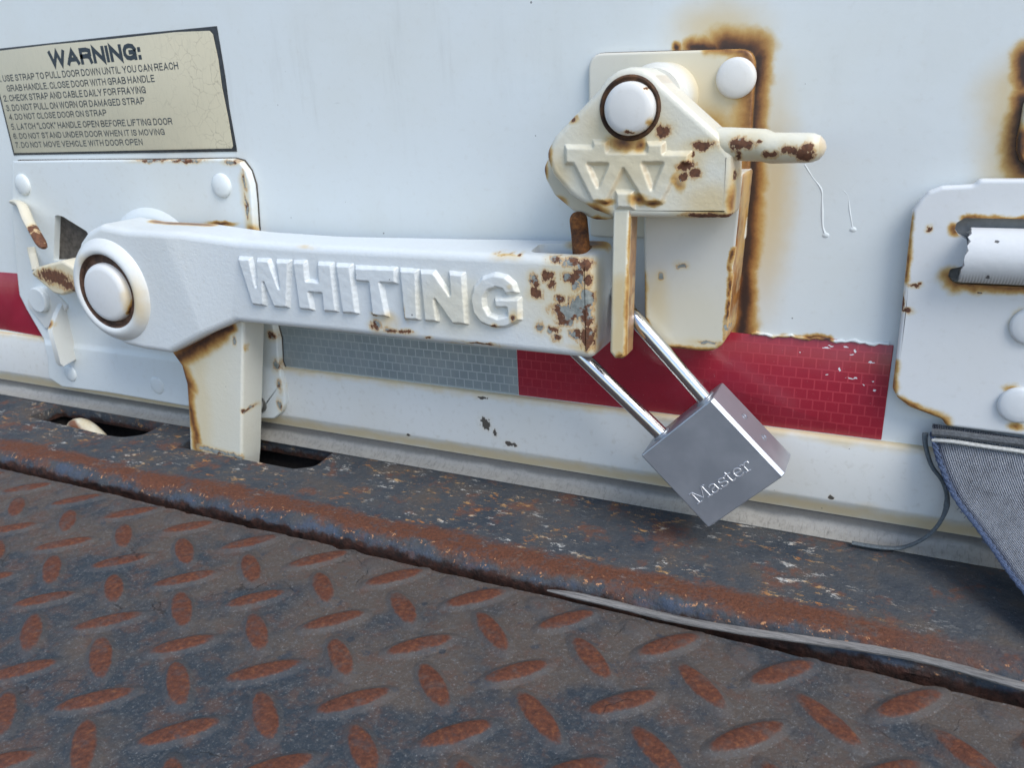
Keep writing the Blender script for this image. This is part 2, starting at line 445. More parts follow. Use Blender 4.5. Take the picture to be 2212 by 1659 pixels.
# ------------------------------------------------------------------ reflective tape
def tape_mat(name, base, line, haze, fade, scr=()):
    n = NB(name); X = n.xyz()
    c = n.t.nodes.new('ShaderNodeCombineXYZ')
    n.set(c.inputs[0], X[0]); n.set(c.inputs[1], X[2])
    b = n.t.nodes.new('ShaderNodeTexBrick'); b.inputs['Scale'].default_value = 1
    b.inputs['Mortar Size'].default_value = .42; b.inputs['Mortar Smooth'].default_value = .3
    b.inputs['Brick Width'].default_value = 6.35; b.inputs['Row Height'].default_value = 5.75
    b.offset = .5
    n.t.links.new(c.outputs[0], b.inputs['Vector'])
    f = n.math('MULTIPLY', b.outputs['Fac'], n.field(n.warped(6, .03), fade) if fade else 1.0, clamp=True)
    tone = n.mix(n.noise(.09, 3), base, tuple(x*.82 for x in base))
    col = n.mix(n.math('MULTIPLY', f, .9), tone, line)
    col = n.mix(n.step(n.noise(.035, 4), .45, .7, 0, .35), col, haze)
    col = n.mix(n.step(n.noise(1.1, 5, .7), .66, .74, 0, .35), col, (.7, .68, .68))
    if scr:
        e = n.math('MULTIPLY_ADD', n.math('SUBTRACT', n.noise(.8, 3), .5), .9, n.field(n.warped(1.6, .35), scr))
        col = n.mix(n.step(e, .25, .4), col, (.68, .66, .68))
    n.set(n.b.inputs['Base Color'], col)
    n.b.inputs['Roughness'].default_value = .24
    n.bump(b.outputs['Fac'], .12, .0003); n.bump(n.noise(.05, 2), .05, .001)
    return n.m
RED = (.36, .022, .042)
scr = [E(*z6(a, b), 0, c*.8, d*.62) for a, b, c, d in ((1600, 207, 13, 3), (1630, 192, 10, 3), (1735, 200, 8, 5), (1800, 225, 5, 9), (1775, 250, 8, 3), (1920, 308, 13, 3), (1692, 355, 4, 10), (1605, 390, 3, 4), (1770, 418, 16, 3), (1805, 410, 4, 7), (1935, 505, 5, 7), (1420, 240, 3, 2), (1930, 440, 4, 3), (1865, 462, 4, 3))]
MRED = tape_mat('red_tape', RED, (.47, .05, .07), (.32, .045, .075), [(-20, 0, 25, 90, 50, 60), (-210, 0, 25, 70, 50, 60)], scr)  # brick lines masked out mid-tape to imitate the latch's shadow
MRED2 = tape_mat('red_tape_plain', (.33, .018, .042), (.40, .035, .06), (.34, .05, .08), [(-5000, 0, 0, 1, 1, 1)])
MSIL = tape_mat('silver_tape', (.27, .325, .345), (.45, .50, .52), (.38, .415, .415), [(-260, 0, 25, 190, 90, 90)])
def tape(name, pts, mat, label):
    bm = bmesh.new(); relief(bm, pts, 0, [(0, -.1), (0, .3), (.15, .38)])
    cx = sum(p[0] for p in pts)/len(pts)
    o = put(name, bm, mat, None, (cx, 0, -1)); tag(o, label, 'tape', 'reflective tape strips along the door bottom'); return o
tape('reflective_tape', rounded([(-206.3, -.6), (-.2, -.6), (.2, 50.6), (-30, 51.4), (-60, 50.2), (-80, 50.8), (-206.3, 50.4)], [0, .6, .6, 4, 4, 4, 0]), MRED, 'red reflective tape behind the padlock, brick pattern and white scratches')
tape('reflective_tape', [(-394, -.6), (-206.7, -.6), (-206.7, 50.4), (-401, 50.4)], MSIL, 'silver grey reflective tape under the raised lettering of the handle')
lt = xz([(-120, 572), (37, 590), (42, 596), (44, 640), (60, 668), (107, 748), (107, 727), (90, 716)], 0)
bm = bmesh.new()
LR = [(-900, 51.5)]+xz([(36, 590), (43, 597), (46, 638), (58, 664), (100, 728)], 0)+[(-703, .8), (-900, -.6)]
o = tape('reflective_tape', LR, MRED2, 'plain dark red reflective tape cut off at the left edge of the photo')
bm.free()
# paint lip over the top edge of the red tape
bm = bmesh.new()
P = [Vector((-68+i*2.2, -.6, 51.0+.5*math.sin(i*.9)+.35*math.sin(i*2.3))) for i in range(31)]
tube(bm, P, [.75+.2*math.sin(i*1.7) for i in range(31)], 8)
put('paint_bead', bm, MD, door)

# ------------------------------------------------------------------ warning sign
sgn = thing('warning_sign', 'cracked beige WARNING sign with numbered door instructions above the latch plate', 'sign', (-515, 0, 148))
n = NB('sign_face')
ck = n.voro(.13, feature='DISTANCE_TO_EDGE')
wp = n.warped(3.5, .10, 4); n.t.links.new(wp, ck.inputs['Vector'])
X = n.xyz()
line = n.step(ck.outputs['Distance'], .035, .0)
ckm = n.math('MULTIPLY', line, n.math('MULTIPLY', n.step(X[0], -500, -415, .06, .5), n.step(n.noise(.06, 3), .35, .6)))
base = n.mix(n.noise(.03, 4), (.56, .52, .385), (.62, .565, .41))
base = n.mix(n.step(n.noise(.35, 5, .7, stretch=(3, 1, .35)), .5, .8, 0, .4), base, (.38, .35, .27))
n.set(n.b.inputs['Base Color'], n.mix(ckm, base, (.24, .21, .15))); n.b.inputs['Roughness'].default_value = .45
n.bump(n.math('MULTIPLY', ckm, -1), .3, .0003); n.bump(n.noise(.3, 3), .08, .0004)
MSF = n.m
MBLK = plain('black_backing', (.045, .05, .055), .5, var=.5)
bm = bmesh.new()
relief(bm, [(-631.5, 148), (-404.4, 148), (-404.2, 150), (-405, 175), (-404.2, 195), (-404.6, 224), (-480, 224.3), (-631, 223.8)], 0, [(0, -.1), (0, .45), (.2, .5)])
put('backing', bm, MBLK, sgn)
edge = [(-629.5, 149.6), (-500, 149.9), (-408, 150.0), (-406.6, 151.5), (-406.9, 170), (-408, 188), (-407.4, 205), (-408.6, 219.5), (-410.8, 221.7), (-440, 222.9), (-500, 222.6), (-560, 222.9), (-629, 222.2)]
bm = bmesh.new(); relief(bm, edge, 0, [(0, .4), (0, .75), (.25, .85)])
put('face', bm, MSF, sgn)
MINK = plain('sign_ink', (.035, .05, .065), .5, var=.4, bump=0, sc=.8)
GLY = {'A': (.62, [[(0, 0), (.31, 1), (.62, 0)], [(.1, .3), (.52, .3)]]), 'B': (.56, [[(.34, .53), (0, .53), (0, 1), (.34, 1), (.51, .9), (.51, .65), (.34, .53), (.56, .4), (.56, .12), (.36, 0), (0, 0), (0, .53)]]),
  'C': (.58, [[(.57, .7), (.5, .92), (.3, 1), (.1, .92), (0, .68), (0, .32), (.1, .08), (.3, 0), (.5, .08), (.57, .32)]]), 'D': (.57, [[(0, 0), (0, 1), (.3, 1), (.5, .86), (.57, .5), (.5, .14), (.3, 0), (0, 0)]]),
  'E': (.48, [[(.48, 1), (0, 1), (0, 0), (.48, 0)], [(0, .53), (.43, .53)]]), 'F': (.46, [[(.46, 1), (0, 1), (0, 0)], [(0, .53), (.4, .53)]]),
  'G': (.6, [[(.58, .72), (.5, .92), (.3, 1), (.1, .92), (0, .68), (0, .32), (.1, .08), (.3, 0), (.48, .08), (.58, .25), (.58, .47), (.32, .47)], [(.58, .47), (.58, 0)]]),
  'H': (.56, [[(0, 0), (0, 1)], [(.56, 0), (.56, 1)], [(0, .52), (.56, .52)]]), 'I': (.0, [[(0, 0), (0, 1)]]), 'K': (.56, [[(0, 0), (0, 1)], [(.54, 1), (0, .4)], [(.18, .58), (.56, 0)]]), 'L': (.45, [[(0, 1), (0, 0), (.45, 0)]]),
  'M': (.7, [[(0, 0), (0, 1), (.35, .1), (.7, 1), (.7, 0)]]), 'N': (.56, [[(0, 0), (0, 1), (.56, 0), (.56, 1)]]),
  'O': (.62, [[(.31, 1), (.12, .93), (0, .7), (0, .3), (.12, .07), (.31, 0), (.5, .07), (.62, .3), (.62, .7), (.5, .93), (.31, 1)]]),
  'P': (.54, [[(0, 0), (0, 1), (.36, 1), (.54, .9), (.54, .56), (.36, .45), (0, .45)]]), 'R': (.56, [[(0, 0), (0, 1), (.36, 1), (.54, .9), (.54, .58), (.36, .47), (0, .47)], [(.34, .47), (.5, .34), (.56, 0)]]),
  'S': (.54, [[(.52, .74), (.46, .93), (.27, 1), (.08, .93), (.02, .76), (.1, .6), (.44, .43), (.54, .26), (.46, .07), (.27, 0), (.07, .07), (0, .28)]]), 'T': (.54, [[(0, 1), (.54, 1)], [(.27, 1), (.27, 0)]]),
  'U': (.56, [[(0, 1), (0, .25), (.1, .05), (.28, 0), (.46, .05), (.56, .25), (.56, 1)]]), 'V': (.6, [[(0, 1), (.3, 0), (.6, 1)]]), 'W': (.88, [[(0, 1), (.2, 0), (.44, 1), (.68, 0), (.88, 1)]]), 'Y': (.6, [[(0, 1), (.3, .42), (.6, 1)], [(.3, .42), (.3, 0)]]),
  '1': (.22, [[(0, .76), (.16, .84), (.22, 1), (.22, 0)]]), '2': (.5, [[(.02, .72), (.08, .93), (.26, 1), (.44, .92), (.48, .72), (.38, .5), (0, .08), (0, 0), (.5, 0)]]),
  '3': (.5, [[(.02, .75), (.1, .94), (.26, 1), (.44, .92), (.46, .7), (.36, .55), (.18, .53)], [(.36, .55), (.5, .4), (.48, .12), (.26, 0), (.08, .06), (0, .26)]]), '4': (.52, [[(.4, 0), (.4, 1), (0, .3), (.52, .3)]]),
  '5': (.5, [[(.46, 1), (.06, 1), (.04, .58), (.24, .64), (.44, .54), (.5, .32), (.42, .07), (.22, 0), (.02, .08)]]), '6': (.5, [[(.46, .78), (.4, .95), (.26, 1), (.08, .9), (0, .55), (.02, .2), (.12, .03), (.26, 0), (.44, .08), (.5, .3), (.44, .53), (.26, .6), (.04, .42)]]),
  '7': (.5, [[(0, 1), (.5, 1), (.24, .5), (.16, 0)]]), '.': (.0, [[(0, 0), (0, .06)]]), ':': (.0, [[(0, 0), (0, .01)], [(0, .62), (0, .63)]]), '“': (.12, [[(0, .8), (.02, 1)], [(.12, .8), (.14, 1)]]), '”': (.12, [[(0, .8), (.02, 1)], [(.12, .8), (.14, 1)]])}
def line_text(body, zb_l, zb_r, zt_r, parent, name, weight=.155, gap=.27):
    """printed sans lettering fitted between two measured baseline points and a measured cap height"""
    a, b, t = U(*zS(*zb_l), -.9), U(*zS(*zb_r), -.9), U(*zS(*zt_r), -.9)
    tot = sum((.24 if c == ' ' else GLY[c][0]+gap) for c in body)-gap
    cap = t.z-b.z; w = cap*weight; run = (b.x-a.x)-w
    bm = bmesh.new(); pen = 0; lay = 0
    for c in body:
        if c == ' ': pen += .24; continue
        gw, sts = GLY[c]
        for st in sts:
            lay += 1; pts = []
            for x, z in st:
                px = a.x+w/2+(pen+x)/tot*run
                pts.append(Vector((px, a.z+(b.z-a.z)*(px-a.x)/(b.x-a.x)+w/2+z*(cap-w))))
            closed = (pts[0]-pts[-1]).length < 1e-6
            L = []
            for i, p in enumerate(pts):
                u = (p-pts[i-1]) if i else ((p-pts[-2]) if closed else pts[1]-p)
                v = (pts[i+1]-p) if i < len(pts)-1 else ((pts[1]-p) if closed else p-pts[i-1])
                u = u.normalized(); v = v.normalized(); n1 = Vector((-u.y, u.x)); n2 = Vector((-v.y, v.x)); nn = n1+n2
                if nn.length < .3: nn = n1.copy()
                nn.normalize(); k = max(nn.dot(n1), .38)
                e = Vector((0, 0))
                if not closed and i == 0: e = -u*w*.5
                if not closed and i == len(pts)-1: e = u*w*.5
                L.append((p+nn*(w/2/k)+e, p-nn*(w/2/k)+e))
            y = -.90-.004*(lay % 5)
            vv = [(bm.verts.new((q.x, y, q.y)), bm.verts.new((r.x, y, r.y))) for q, r in L]
            for (q0, r0), (q1, r1) in zip(vv, vv[1:]): bm.faces.new((q0, q1, r1, r0))
        pen += gw+gap
    return put(name, bm, MINK, parent)
line_text('WARNING:', (405, 531), (1130, 470), (1110, 332), sgn, 'heading', weight=.27, gap=.24)
for body, l, r, t in (('1. USE STRAP TO PULL DOOR DOWN UNTIL YOU CAN REACH', (-8, 650), (1420, 547), (1418, 487)),
                      ('GRAB HANDLE. CLOSE DOOR WITH GRAB HANDLE', (60, 726), (1232, 648), (1230, 590)),
                      ('2. CHECK STRAP AND CABLE DAILY FOR FRAYING', (35, 806), (1162, 738), (1160, 680)),
                      ('3. DO NOT PULL ON WORN OR DAMAGED STRAP', (55, 882), (1152, 825), (1150, 768)),
                      ('4. DO NOT CLOSE DOOR ON STRAP', (78, 952), (850, 918), (848, 866)),
                      ('5. LATCH “LOCK” HANDLE OPEN BEFORE LIFTING DOOR', (95, 1030), (1372, 988), (1370, 933)),
                      ('6. DO NOT STAND UNDER DOOR WHEN IT IS MOVING', (112, 1103), (1312, 1070), (1310, 1019)),
                      ('7. DO NOT MOVE VEHICLE WITH DOOR OPEN', (128, 1174), (1137, 1150), (1135, 1100))):
    line_text(body, l, r, t, sgn, 'instruction_line')

# ------------------------------------------------------------------ latch mounting plate (left)
lp = thing('mounting_plate', 'white riveted latch plate under the warning sign, rust at its corners', 'latch plate', (-520, 0, -46))
MPL = paint('plate_paint', halo=[(-636, -4, 142, 5, 6, 7), (-398, -4, 96, 6, 12, 9), E(478, 482, -6, 60, 9), (-640, -6, 24, 3, 9, 4)],
            chip=[E(*z2(1080, 5), -4, 40, 4), E(*z2(1310, 5), -4, 40, 4), E(*z2(1620, 20), -4, 16, 5), E(*z2(1715, 150), -4, 4, 18), E(*z2(1730, 330), -4, 4, 20),
                  E(*z5(465, 720), -4, 8, 8), E(*z5(490, 900), -4, 8, 10), E(*z5(522, 1020), -4, 5, 12), E(610, 870, -5, 5, 10)], tint=[((-398, -4, 130), (-398, -4, 90), 7)], chip_grey=.6, specks=.35)
# upper flat field, then the stepped lower field over the rail (y follows z)
out = xz([(27, 348), (150, 346), (330, 345), (497, 343), (516, 349), (532, 370), (541, 400), (545, 440), (548, 490)], -6)
out += [(-395, 70)]+xz([(584, 690), (596, 735), (599, 786), (613, 825), (618, 868), (610, 890), (594, 904), (560, 902)], -7)
out += [(-415, -41.5), (-488, -41.5), (-576, -40.5), (-633, -42), (-648, -35)]+xz([(112, 770), (105, 742), (62, 668), (46, 636), (43, 610)], -4)+[(-645, 100)]
out = ccw(out)
bm = bmesh.new(); slab(bm, out, 0, -6, 1.2, 3)
for zc in (0, -2, -4, -6): bmesh.ops.bisect_plane(bm, geom=bm.verts[:]+bm.edges[:]+bm.faces[:], plane_co=(0, 0, zc), plane_no=(0, 0, 1), dist=1e-5)
for v in bm.verts:
    s = min(1, max(0, (-v.co.z+0)/6)); s = s*s*(3-2*s)
    if v.co.y < -.01: v.co.y -= 2.0*s
bmesh.ops.triangulate(bm, faces=[f for f in bm.faces if len(f.verts) > 4])
pl = put('plate', bm, MPL, lp)
W = xz([z2(382, 395), z2(400, 388), z2(440, 400), z2(600, 500), z2(640, 560), z2(640, 720), z2(430, 705), z2(372, 705)], -6)
bm = bmesh.new(); relief(bm, W, 3, [(0, 0), (0, 18)])
cut(pl, [bm])
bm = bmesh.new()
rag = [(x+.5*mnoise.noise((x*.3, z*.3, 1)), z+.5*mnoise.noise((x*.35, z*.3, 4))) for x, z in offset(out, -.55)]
relief(bm, rag, 0, [(0, -.1), (0, 1.0)]); put('shadow_gap', bm, plain('edge_dark', (.10, .085, .07), .8, var=.6), pl)  # dark slab past the outline, its colour standing in for a shadow gap
bm = bmesh.new(); slab(bm, offset(ccw(W), -5), 0, -.7, .2, 2)
put('window_backing', bm, plain('grey_primer', (.36, .37, .37), .6, var=.35, bump=.6, sc=.4), lp)
def rivet(parent, u, v, y, r, h=3.0, mat=None, cx=None):
    p = U(u, v, y-h*.6); bm = bmesh.new()
    prof = [(r*1.0, y+.5), (r*1.0, y-h*.25)]+[(r*math.cos(a), y-h*.25-h*.75*math.sin(a)) for a in (.25, .5, .75, 1.0, 1.25, 1.45)]+[(.02, y-h)]
    lathe(bm, p.x, p.z, prof, 32); return put('rivet', bm, mat or MPL, pl)
rivet(lp, 46, 399, -6, 8.0, 3); rivet(lp, 475, 401, -6, 8.0, 3.4)
rivet(lp, 150, 807, -7.6, 7.2, 2.2); rivet(lp, 338, 833, -7.6, 7.2, 1.8)
# pressed boss behind the handle hub
bm = bmesh.new(); lathe(bm, -492, 62, [(50, -5.5), (48.5, -6.2), (45, -8.5), (42, -9.3), (30, -9.8), (.1, -9.8)], 56); put('boss', bm, MPL, lp)
# sheared spring tongue, its post, the rusty cam lobe and the folded tab, left of the hub
MCR = paint('cream_paint', base=(.66, .62, .50), chip=[E(*z2(275, 555), -26, 20, 26), E(*z2(300, 600), -28, 10, 12), E(*z2(240, 500), -22, 8, 16)], halo=[E(*z2(300, 600), -28, 20, 30)], chip_grey=.0, specks=.2)
bm = bmesh.new()
tp = [(*z2(95, 300), -4.5), (*z2(150, 318), -10), (*z2(200, 430), -17), (*z2(250, 520), -23), (*z2(305, 618), -28)]
P = smooth_path([U(u, v, y) for u, v, y in tp], 6)
tube(bm, P, [3.4+.9*min(1, i/10) if i < len(P)-3 else (4.0, 3.4, 2.0)[i-len(P)+3] for i in range(len(P))], 12, flat=.62, up=Vector((.8, 0, .6)))
put('spring_tongue', bm, MCR, lp, label='cream bent tongue with a rusty tip')
bm = bmesh.new(); P = [U(*z2(215, 612), -8), U(*z2(225, 660), -9), U(*z2(238, 710), -11), U(*z2(250, 770), -14)]
tube(bm, smooth_path(P, 5), 2.9, 10, flat=.5); put('post', bm, MCR, lp)
MLOB = paint('lobe_paint', base=(.68, .63, .50), chip=[E(*z2(330, 805), -26, 26, 13), E(*z2(410, 830), -26, 34, 16), E(*z2(470, 870), -26, 22, 16)], tint=[E(*z2(380, 820), -26, 50, 30)], chip_grey=.0, specks=.1)
bm = bmesh.new()
lobe = rounded(xz([z2(205, 795), z2(240, 755), z2(430, 704), z2(520, 760), z2(560, 900), z2(430, 952), z2(370, 936)], -26), [4, 6, 8, 6, 6, 8, 6], 4)
slab(bm, lobe, -4, -26, 2.2, 4); put('cam_lobe', bm, MLOB, lp, label='cream lobe worn to brown rust on its face')
bm = bmesh.new()
lathe(bm, *(lambda p: (p.x, p.z))(U(*z2(256, 983), -12)), [(10.6, -3), (10.6, -10.5), (10.2, -11.6), (9.4, -12.2), (.1, -12.3)], 36); put('rivet', bm, MPL, lp)
MTAB = paint('tab_paint', base=(.68, .69, .66), halo=[E(*z2(345, 1150), -20, 14, 12), E(*z2(330, 1420), -20, 12, 8)], chip=[E(*z2(452, 1065), -16, 4, 9)], chip_grey=.1, specks=.2)
bm = bmesh.new()
tab = xz([z2(240, 900), z2(345, 890), z2(470, 1030), z2(420, 1100), z2(320, 1190), z2(170, 1000)], -8)
slab(bm, rounded(tab, [8, 8, 3, 3, 3, 8], 4), -3, -8, 1.2, 3)
# folded foot: a strip on edge, standing out towards the camera
pa, pb = U(*z2(345, 1180), -22), U(*z2(345, 1435), -22)
x0 = pa.x-2.6
q = bmesh.new()
prof = [(-4, pa.z+15), (-8, pa.z+17), (-15, pa.z+9), (-22, pa.z-1), (-22, pb.z+3), (-20, pb.z), (-4, pb.z+3)]
rings(bm, [[(x, y, z) for y, z in prof] for x in (x0, x0+5.2)])
q.free()
bmesh.ops.bevel(bm, geom=[e for e in bm.edges if abs(e.verts[0].co.x-e.verts[1].co.x) < .01 and e.verts[0].co.y < -9 and e.verts[1].co.y < -9 and len(e.link_faces) == 2 and e.calc_face_angle(0) > .8 and min(abs(e.verts[0].co.x-x0), abs(e.verts[0].co.x-x0-5.2)) < .01], offset=.9, segments=2, affect='EDGES')
put('folded_tab', bm, MTAB, lp)
# bolt in the ear, seen edge-on beside the hook post
p = U(572, 876, -9); bm = bmesh.new()
lathe(bm, p.x-5, p.z, [(6, -5), (6, -9), (4.2, -9.2), (4.4, -10), (4.0, -10.6), (4.4, -11.3), (4.0, -12), (4.3, -12.8), (3.6, -14), (.1, -14)], 24)
put('bolt', bm, plain('bolt_steel', (.30, .30, .28), .45, .7, .4), lp)

# ------------------------------------------------------------------ latch handle
YF, YB = -46, -16
hd = thing('swing_latch', 'long white cast latch handle with raised lettering and chipped rusty right end', 'door latch', (-330, -30, 40))
bc = lambda a, b, ra, rb=None: E(*z4(a, b), YF, ra*.3106, (rb or ra)*.3106, 5)
bl = lambda a, b, ra, rb=None: E(*z5(a, b), YF-1, ra*.3494, (rb or ra)*.3494, 6)
chips = [bc(540, 415, 45, 30), bc(480, 395, 30, 10), bc(660, 440, 55, 40), bc(755, 465, 50, 45), bc(650, 545, 60, 32), bc(765, 570, 38, 50), bc(400, 572, 32, 42), bc(412, 650, 42, 36),
         bc(497, 540, 42, 38), bc(518, 600, 28, 32), bc(580, 700, 38, 34), bc(600, 780, 75, 48), bc(715, 745, 80, 75), bc(765, 690, 50, 70), bc(715, 520, 50, 60), bc(745, 800, 55, 60), bc(680, 800, 60, 50), bc(600, 850, 52, 38), bc(775, 850, 36, 45),
         bc(690, 940, 45, 34), bc(770, 965, 52, 80), bc(440, 895, 26, 36), bc(532, 910, 44, 30), bc(552, 968, 26, 24), bc(690, 600, 30, 40), bc(130, 380, 30, 9), bc(210, 380, 18, 9), bc(286, 394, 14, 12), bc(800, 400, 26, 12),
         bl(1090, 668, 34, 32), bl(1175, 692, 52, 16), bl(1270, 706, 46, 14), bl(1410, 730, 22, 8), bl(1085, 597, 22, 10), bl(1278, 580, 9, 36), bl(1835, 660, 22, 10), bl(1948, 612, 16, 26), bl(1740, 775, 90, 6)]
bt = lambda a, b, ra, rb=None: E(*z4(a, b), YF, ra*.3106, (rb or ra)*.3106, 26)
washes = [bt(560, 700, 560, 420), bt(850, 700, 160, 460), bt(-150, 760, 500, 320), bt(600, 330, 600, 60)]
tints = [bt(860, 700, 90, 430), bt(680, 640, 260, 300), bt(760, 1040, 240, 60), bt(700, 380, 260, 50), bc(190, 395, 190, 60), bl(650, 172, 120, 34), bl(1935, 435, 34, 34), bl(1175, 640, 120, 80), bl(1960, 600, 50, 60)]
halos = [bl(640, 155, 100, 9), bc(830, 960, 60, 90), bc(870, 1040, 60, 30), ((-470, -20, 103), (-420, -20, 101), 8), bc(190, 385, 150, 24), (-150, -20, 99, 18, 14, 6), (-215, -46, 43, 30, 6, 3), bc(760, 375, 150, 22)]
MB = paint('handle_paint', base=(.66, .70, .715), chip=chips, halo=halos, tint=tints, specks=.3, chip_grey=.55, halo_gain=.95, wash=washes, cast=.22)
# black paint nicks on the top edge
front = [(214, 485), (186, 500), (170, 524), (161, 558), (165, 601), (180, 651), (202, 688), (236, 726), (270, 747), (311, 757), (366, 765), (440, 726)]
f3 = xz(front, -49)
q_ = U(500, 691, -49); beam = [(q_.x, 44.6), (-300, 44.4), (-139.8, 43.6), (-139.8, 97), (-227, 97), (-315, 97.2), (-372, 98.5), (-420, 102.5), (-465, 103)]
poly = f3+beam
poly = ccw(poly)
poly = rounded(poly, [5.2 if abs(p[0]+139.8) < .1 else 8 for p in poly], 4)
bm = bmesh.new(); slab(bm, poly, YB, YF, 4.5, 5)
for xc in (-428, -424, -416, -408, -404): bmesh.ops.bisect_plane(bm, geom=bm.verts[:]+bm.edges[:]+bm.faces[:], plane_co=(xc+.08*0, 0, 0), plane_no=(1, 0, .25), dist=1e-5)
for v in bm.verts:
    s = min(1, max(0, (-400-(v.co.x+.25*(v.co.z-70)))/24)); s = s*s*(3-2*s)
    if v.co.y < -38: v.co.y -= 3.0*s
    # back of the arm swells towards the end
    if v.co.y > -20 and v.co.z > 80:
        v.co.z += 3.2*max(0, min(1, (v.co.x+260)/70))
bmesh.ops.triangulate(bm, faces=[f for f in bm.faces if len(f.verts) > 4])
arm = put('arm', bm, MB, hd)
bm = bmesh.new()
sl_ = [UZ(u, v, 97) for u, v in (z4(515, 335), z4(560, 296), z4(700, 285), z4(860, 275), z4(900, 300), z4(800, 338))]
slot = rounded([(-178, -39), (-147, -39), (-147, -23), (-178, -23)], 5, 4)
rings(bm, [[(x, y, z) for x, y in slot] for z in (80, 110)]); cut(arm, [bm])
bm = bmesh.new(); relief(bm, [(-180, 60), (-145, 60), (-145, 79.9), (-180, 79.9)], -21, [(0, 0), (0, 19.5)])
put('slot_floor', bm, rusty('slot_rust', (.05, .022, .012), (.22, .09, .035)), arm)
RC = (-491, 60.5)
MBOSS = paint('boss_paint', cast=.12, base=(.68, .71, .715), tint=[(-463, -52, 55, 13, 9, 26), (-505, -50, 80, 14, 9, 10)], specks=.1)
bm = bmesh.new()
lathe(bm, *RC, [(36.6, -47.8), (35.8, -49.4), (35.0, -50.3), (34.0, -51.3), (32.6, -52.6), (31, -53.8), (29, -54.5), (27.2, -54.3), (26.2, -53.6), (25.8, -52.8)], 64, cap=False)
ring = put('hub_ring', bm, MBOSS, arm)
bm = bmesh.new(); lathe(bm, *RC, [(25.9, -53.3), (25.2, -52.4), (24.9, -49.7), (.1, -49.65)], 64, cap=False); put('hub_recess', bm, rusty('recess_rust', (.04, .024, .018), (.13, .07, .045), mid=.45), arm)
MCAP = paint('cap_paint', base=(.70, .72, .73), tint=[(RC[0]+17, -52, RC[1]-4, 7, 5, 20)], halo=[((RC[0]+19, -50, RC[1]-8), (RC[0]+15, -50, RC[1]-14), 4)], specks=.2)
bm = bmesh.new(); lathe(bm, RC[0]-1, RC[1]-1, [(20.6, -49), (20.4, -51), (20.2, -52.6), (19.4, -54.2), (18, -55.2), (16, -55.7), (.1, -55.8)], 56); put('pivot_cap', bm, MCAP, hd)
# raised lettering: one outline per letter
LET = {'W': [(243, 240), (322, 242), (362, 415), (358, 250), (438, 252), (503, 425), (478, 258), (566, 260), (555, 550), (470, 545), (408, 395), (412, 538), (335, 530)],
       'H': [(583, 262), (662, 262), (673, 378), (742, 384), (733, 272), (828, 275), (860, 577), (775, 572), (764, 462), (690, 455), (710, 566), (625, 557)],
       'I': [(848, 280), (945, 285), (985, 588), (890, 582)],
       'T': [(965, 295), (1222, 305), (1228, 403), (1130, 397), (1172, 607), (1075, 598), (1053, 393), (972, 385)],
       'i': [(1242, 310), (1353, 318), (1365, 627), (1272, 622)],
       'N': [(1368, 322), (1458, 325), (1556, 465), (1545, 330), (1640, 338), (1662, 655), (1570, 648), (1466, 500), (1482, 638), (1397, 632)],
       'G': [(1975, 458), (1955, 400), (1900, 352), (1830, 338), (1755, 362), (1700, 420), (1682, 500), (1697, 580), (1745, 642), (1820, 672), (1900, 672), (1955, 648), (1992, 625), (1988, 490), (1828, 490), (1832, 548), (1905, 552), (1907, 595), (1850, 608), (1800, 588), (1772, 540), (1768, 490), (1790, 445), (1840, 425), (1880, 437), (1900, 468)]}
bm = bmesh.new()
cast_relief(bm, [xz([z5(a, b) for a, b in pts], YF-1.2) for pts in LET.values()], [], YF, 2.7, 1.5)
put('lettering', bm, MB, arm, sharp=89)
# hook post going down into the sill pocket
MHK = paint('hook_paint', wash=[(-440, -36, 0, 60, 30, 120)], cast=.2, base=(.69, .69, .62), halo=[CP((385, 775), (411, 830), -35, 12), CP((409, 830), (430, 966), -35, 7.5), CP((390, 770), (480, 715), -35, 13), CP((480, 715), (500, 705), -36, 8), E(*z5(288, 840), -36, 5, 30)],
            tint=[CP((430, 780), (440, 960), -36, 14)], chip=[CP((432, 968), (470, 978), -37, 2), CP((470, 978), (520, 990), -37, 2), E(*z5(215, 755), -37, 4, 8), E(*z5(270, 1193), -36, 4, 4)], chip_grey=.8, specks=.3, halo_gain=1.0)
post = xz([(372, 762), (392, 790), (403, 830), (408, 900), (410, 975)], -36)+[(-461, -105), (-424, -105)]+xz([(523, 990), (528, 690)], -36)+[(-424, 60), (-470, 60)]
bm = bmesh.new(); slab(bm, post, -17, -36.5, 2.2, 4); put('hook_post', bm, MHK, hd)

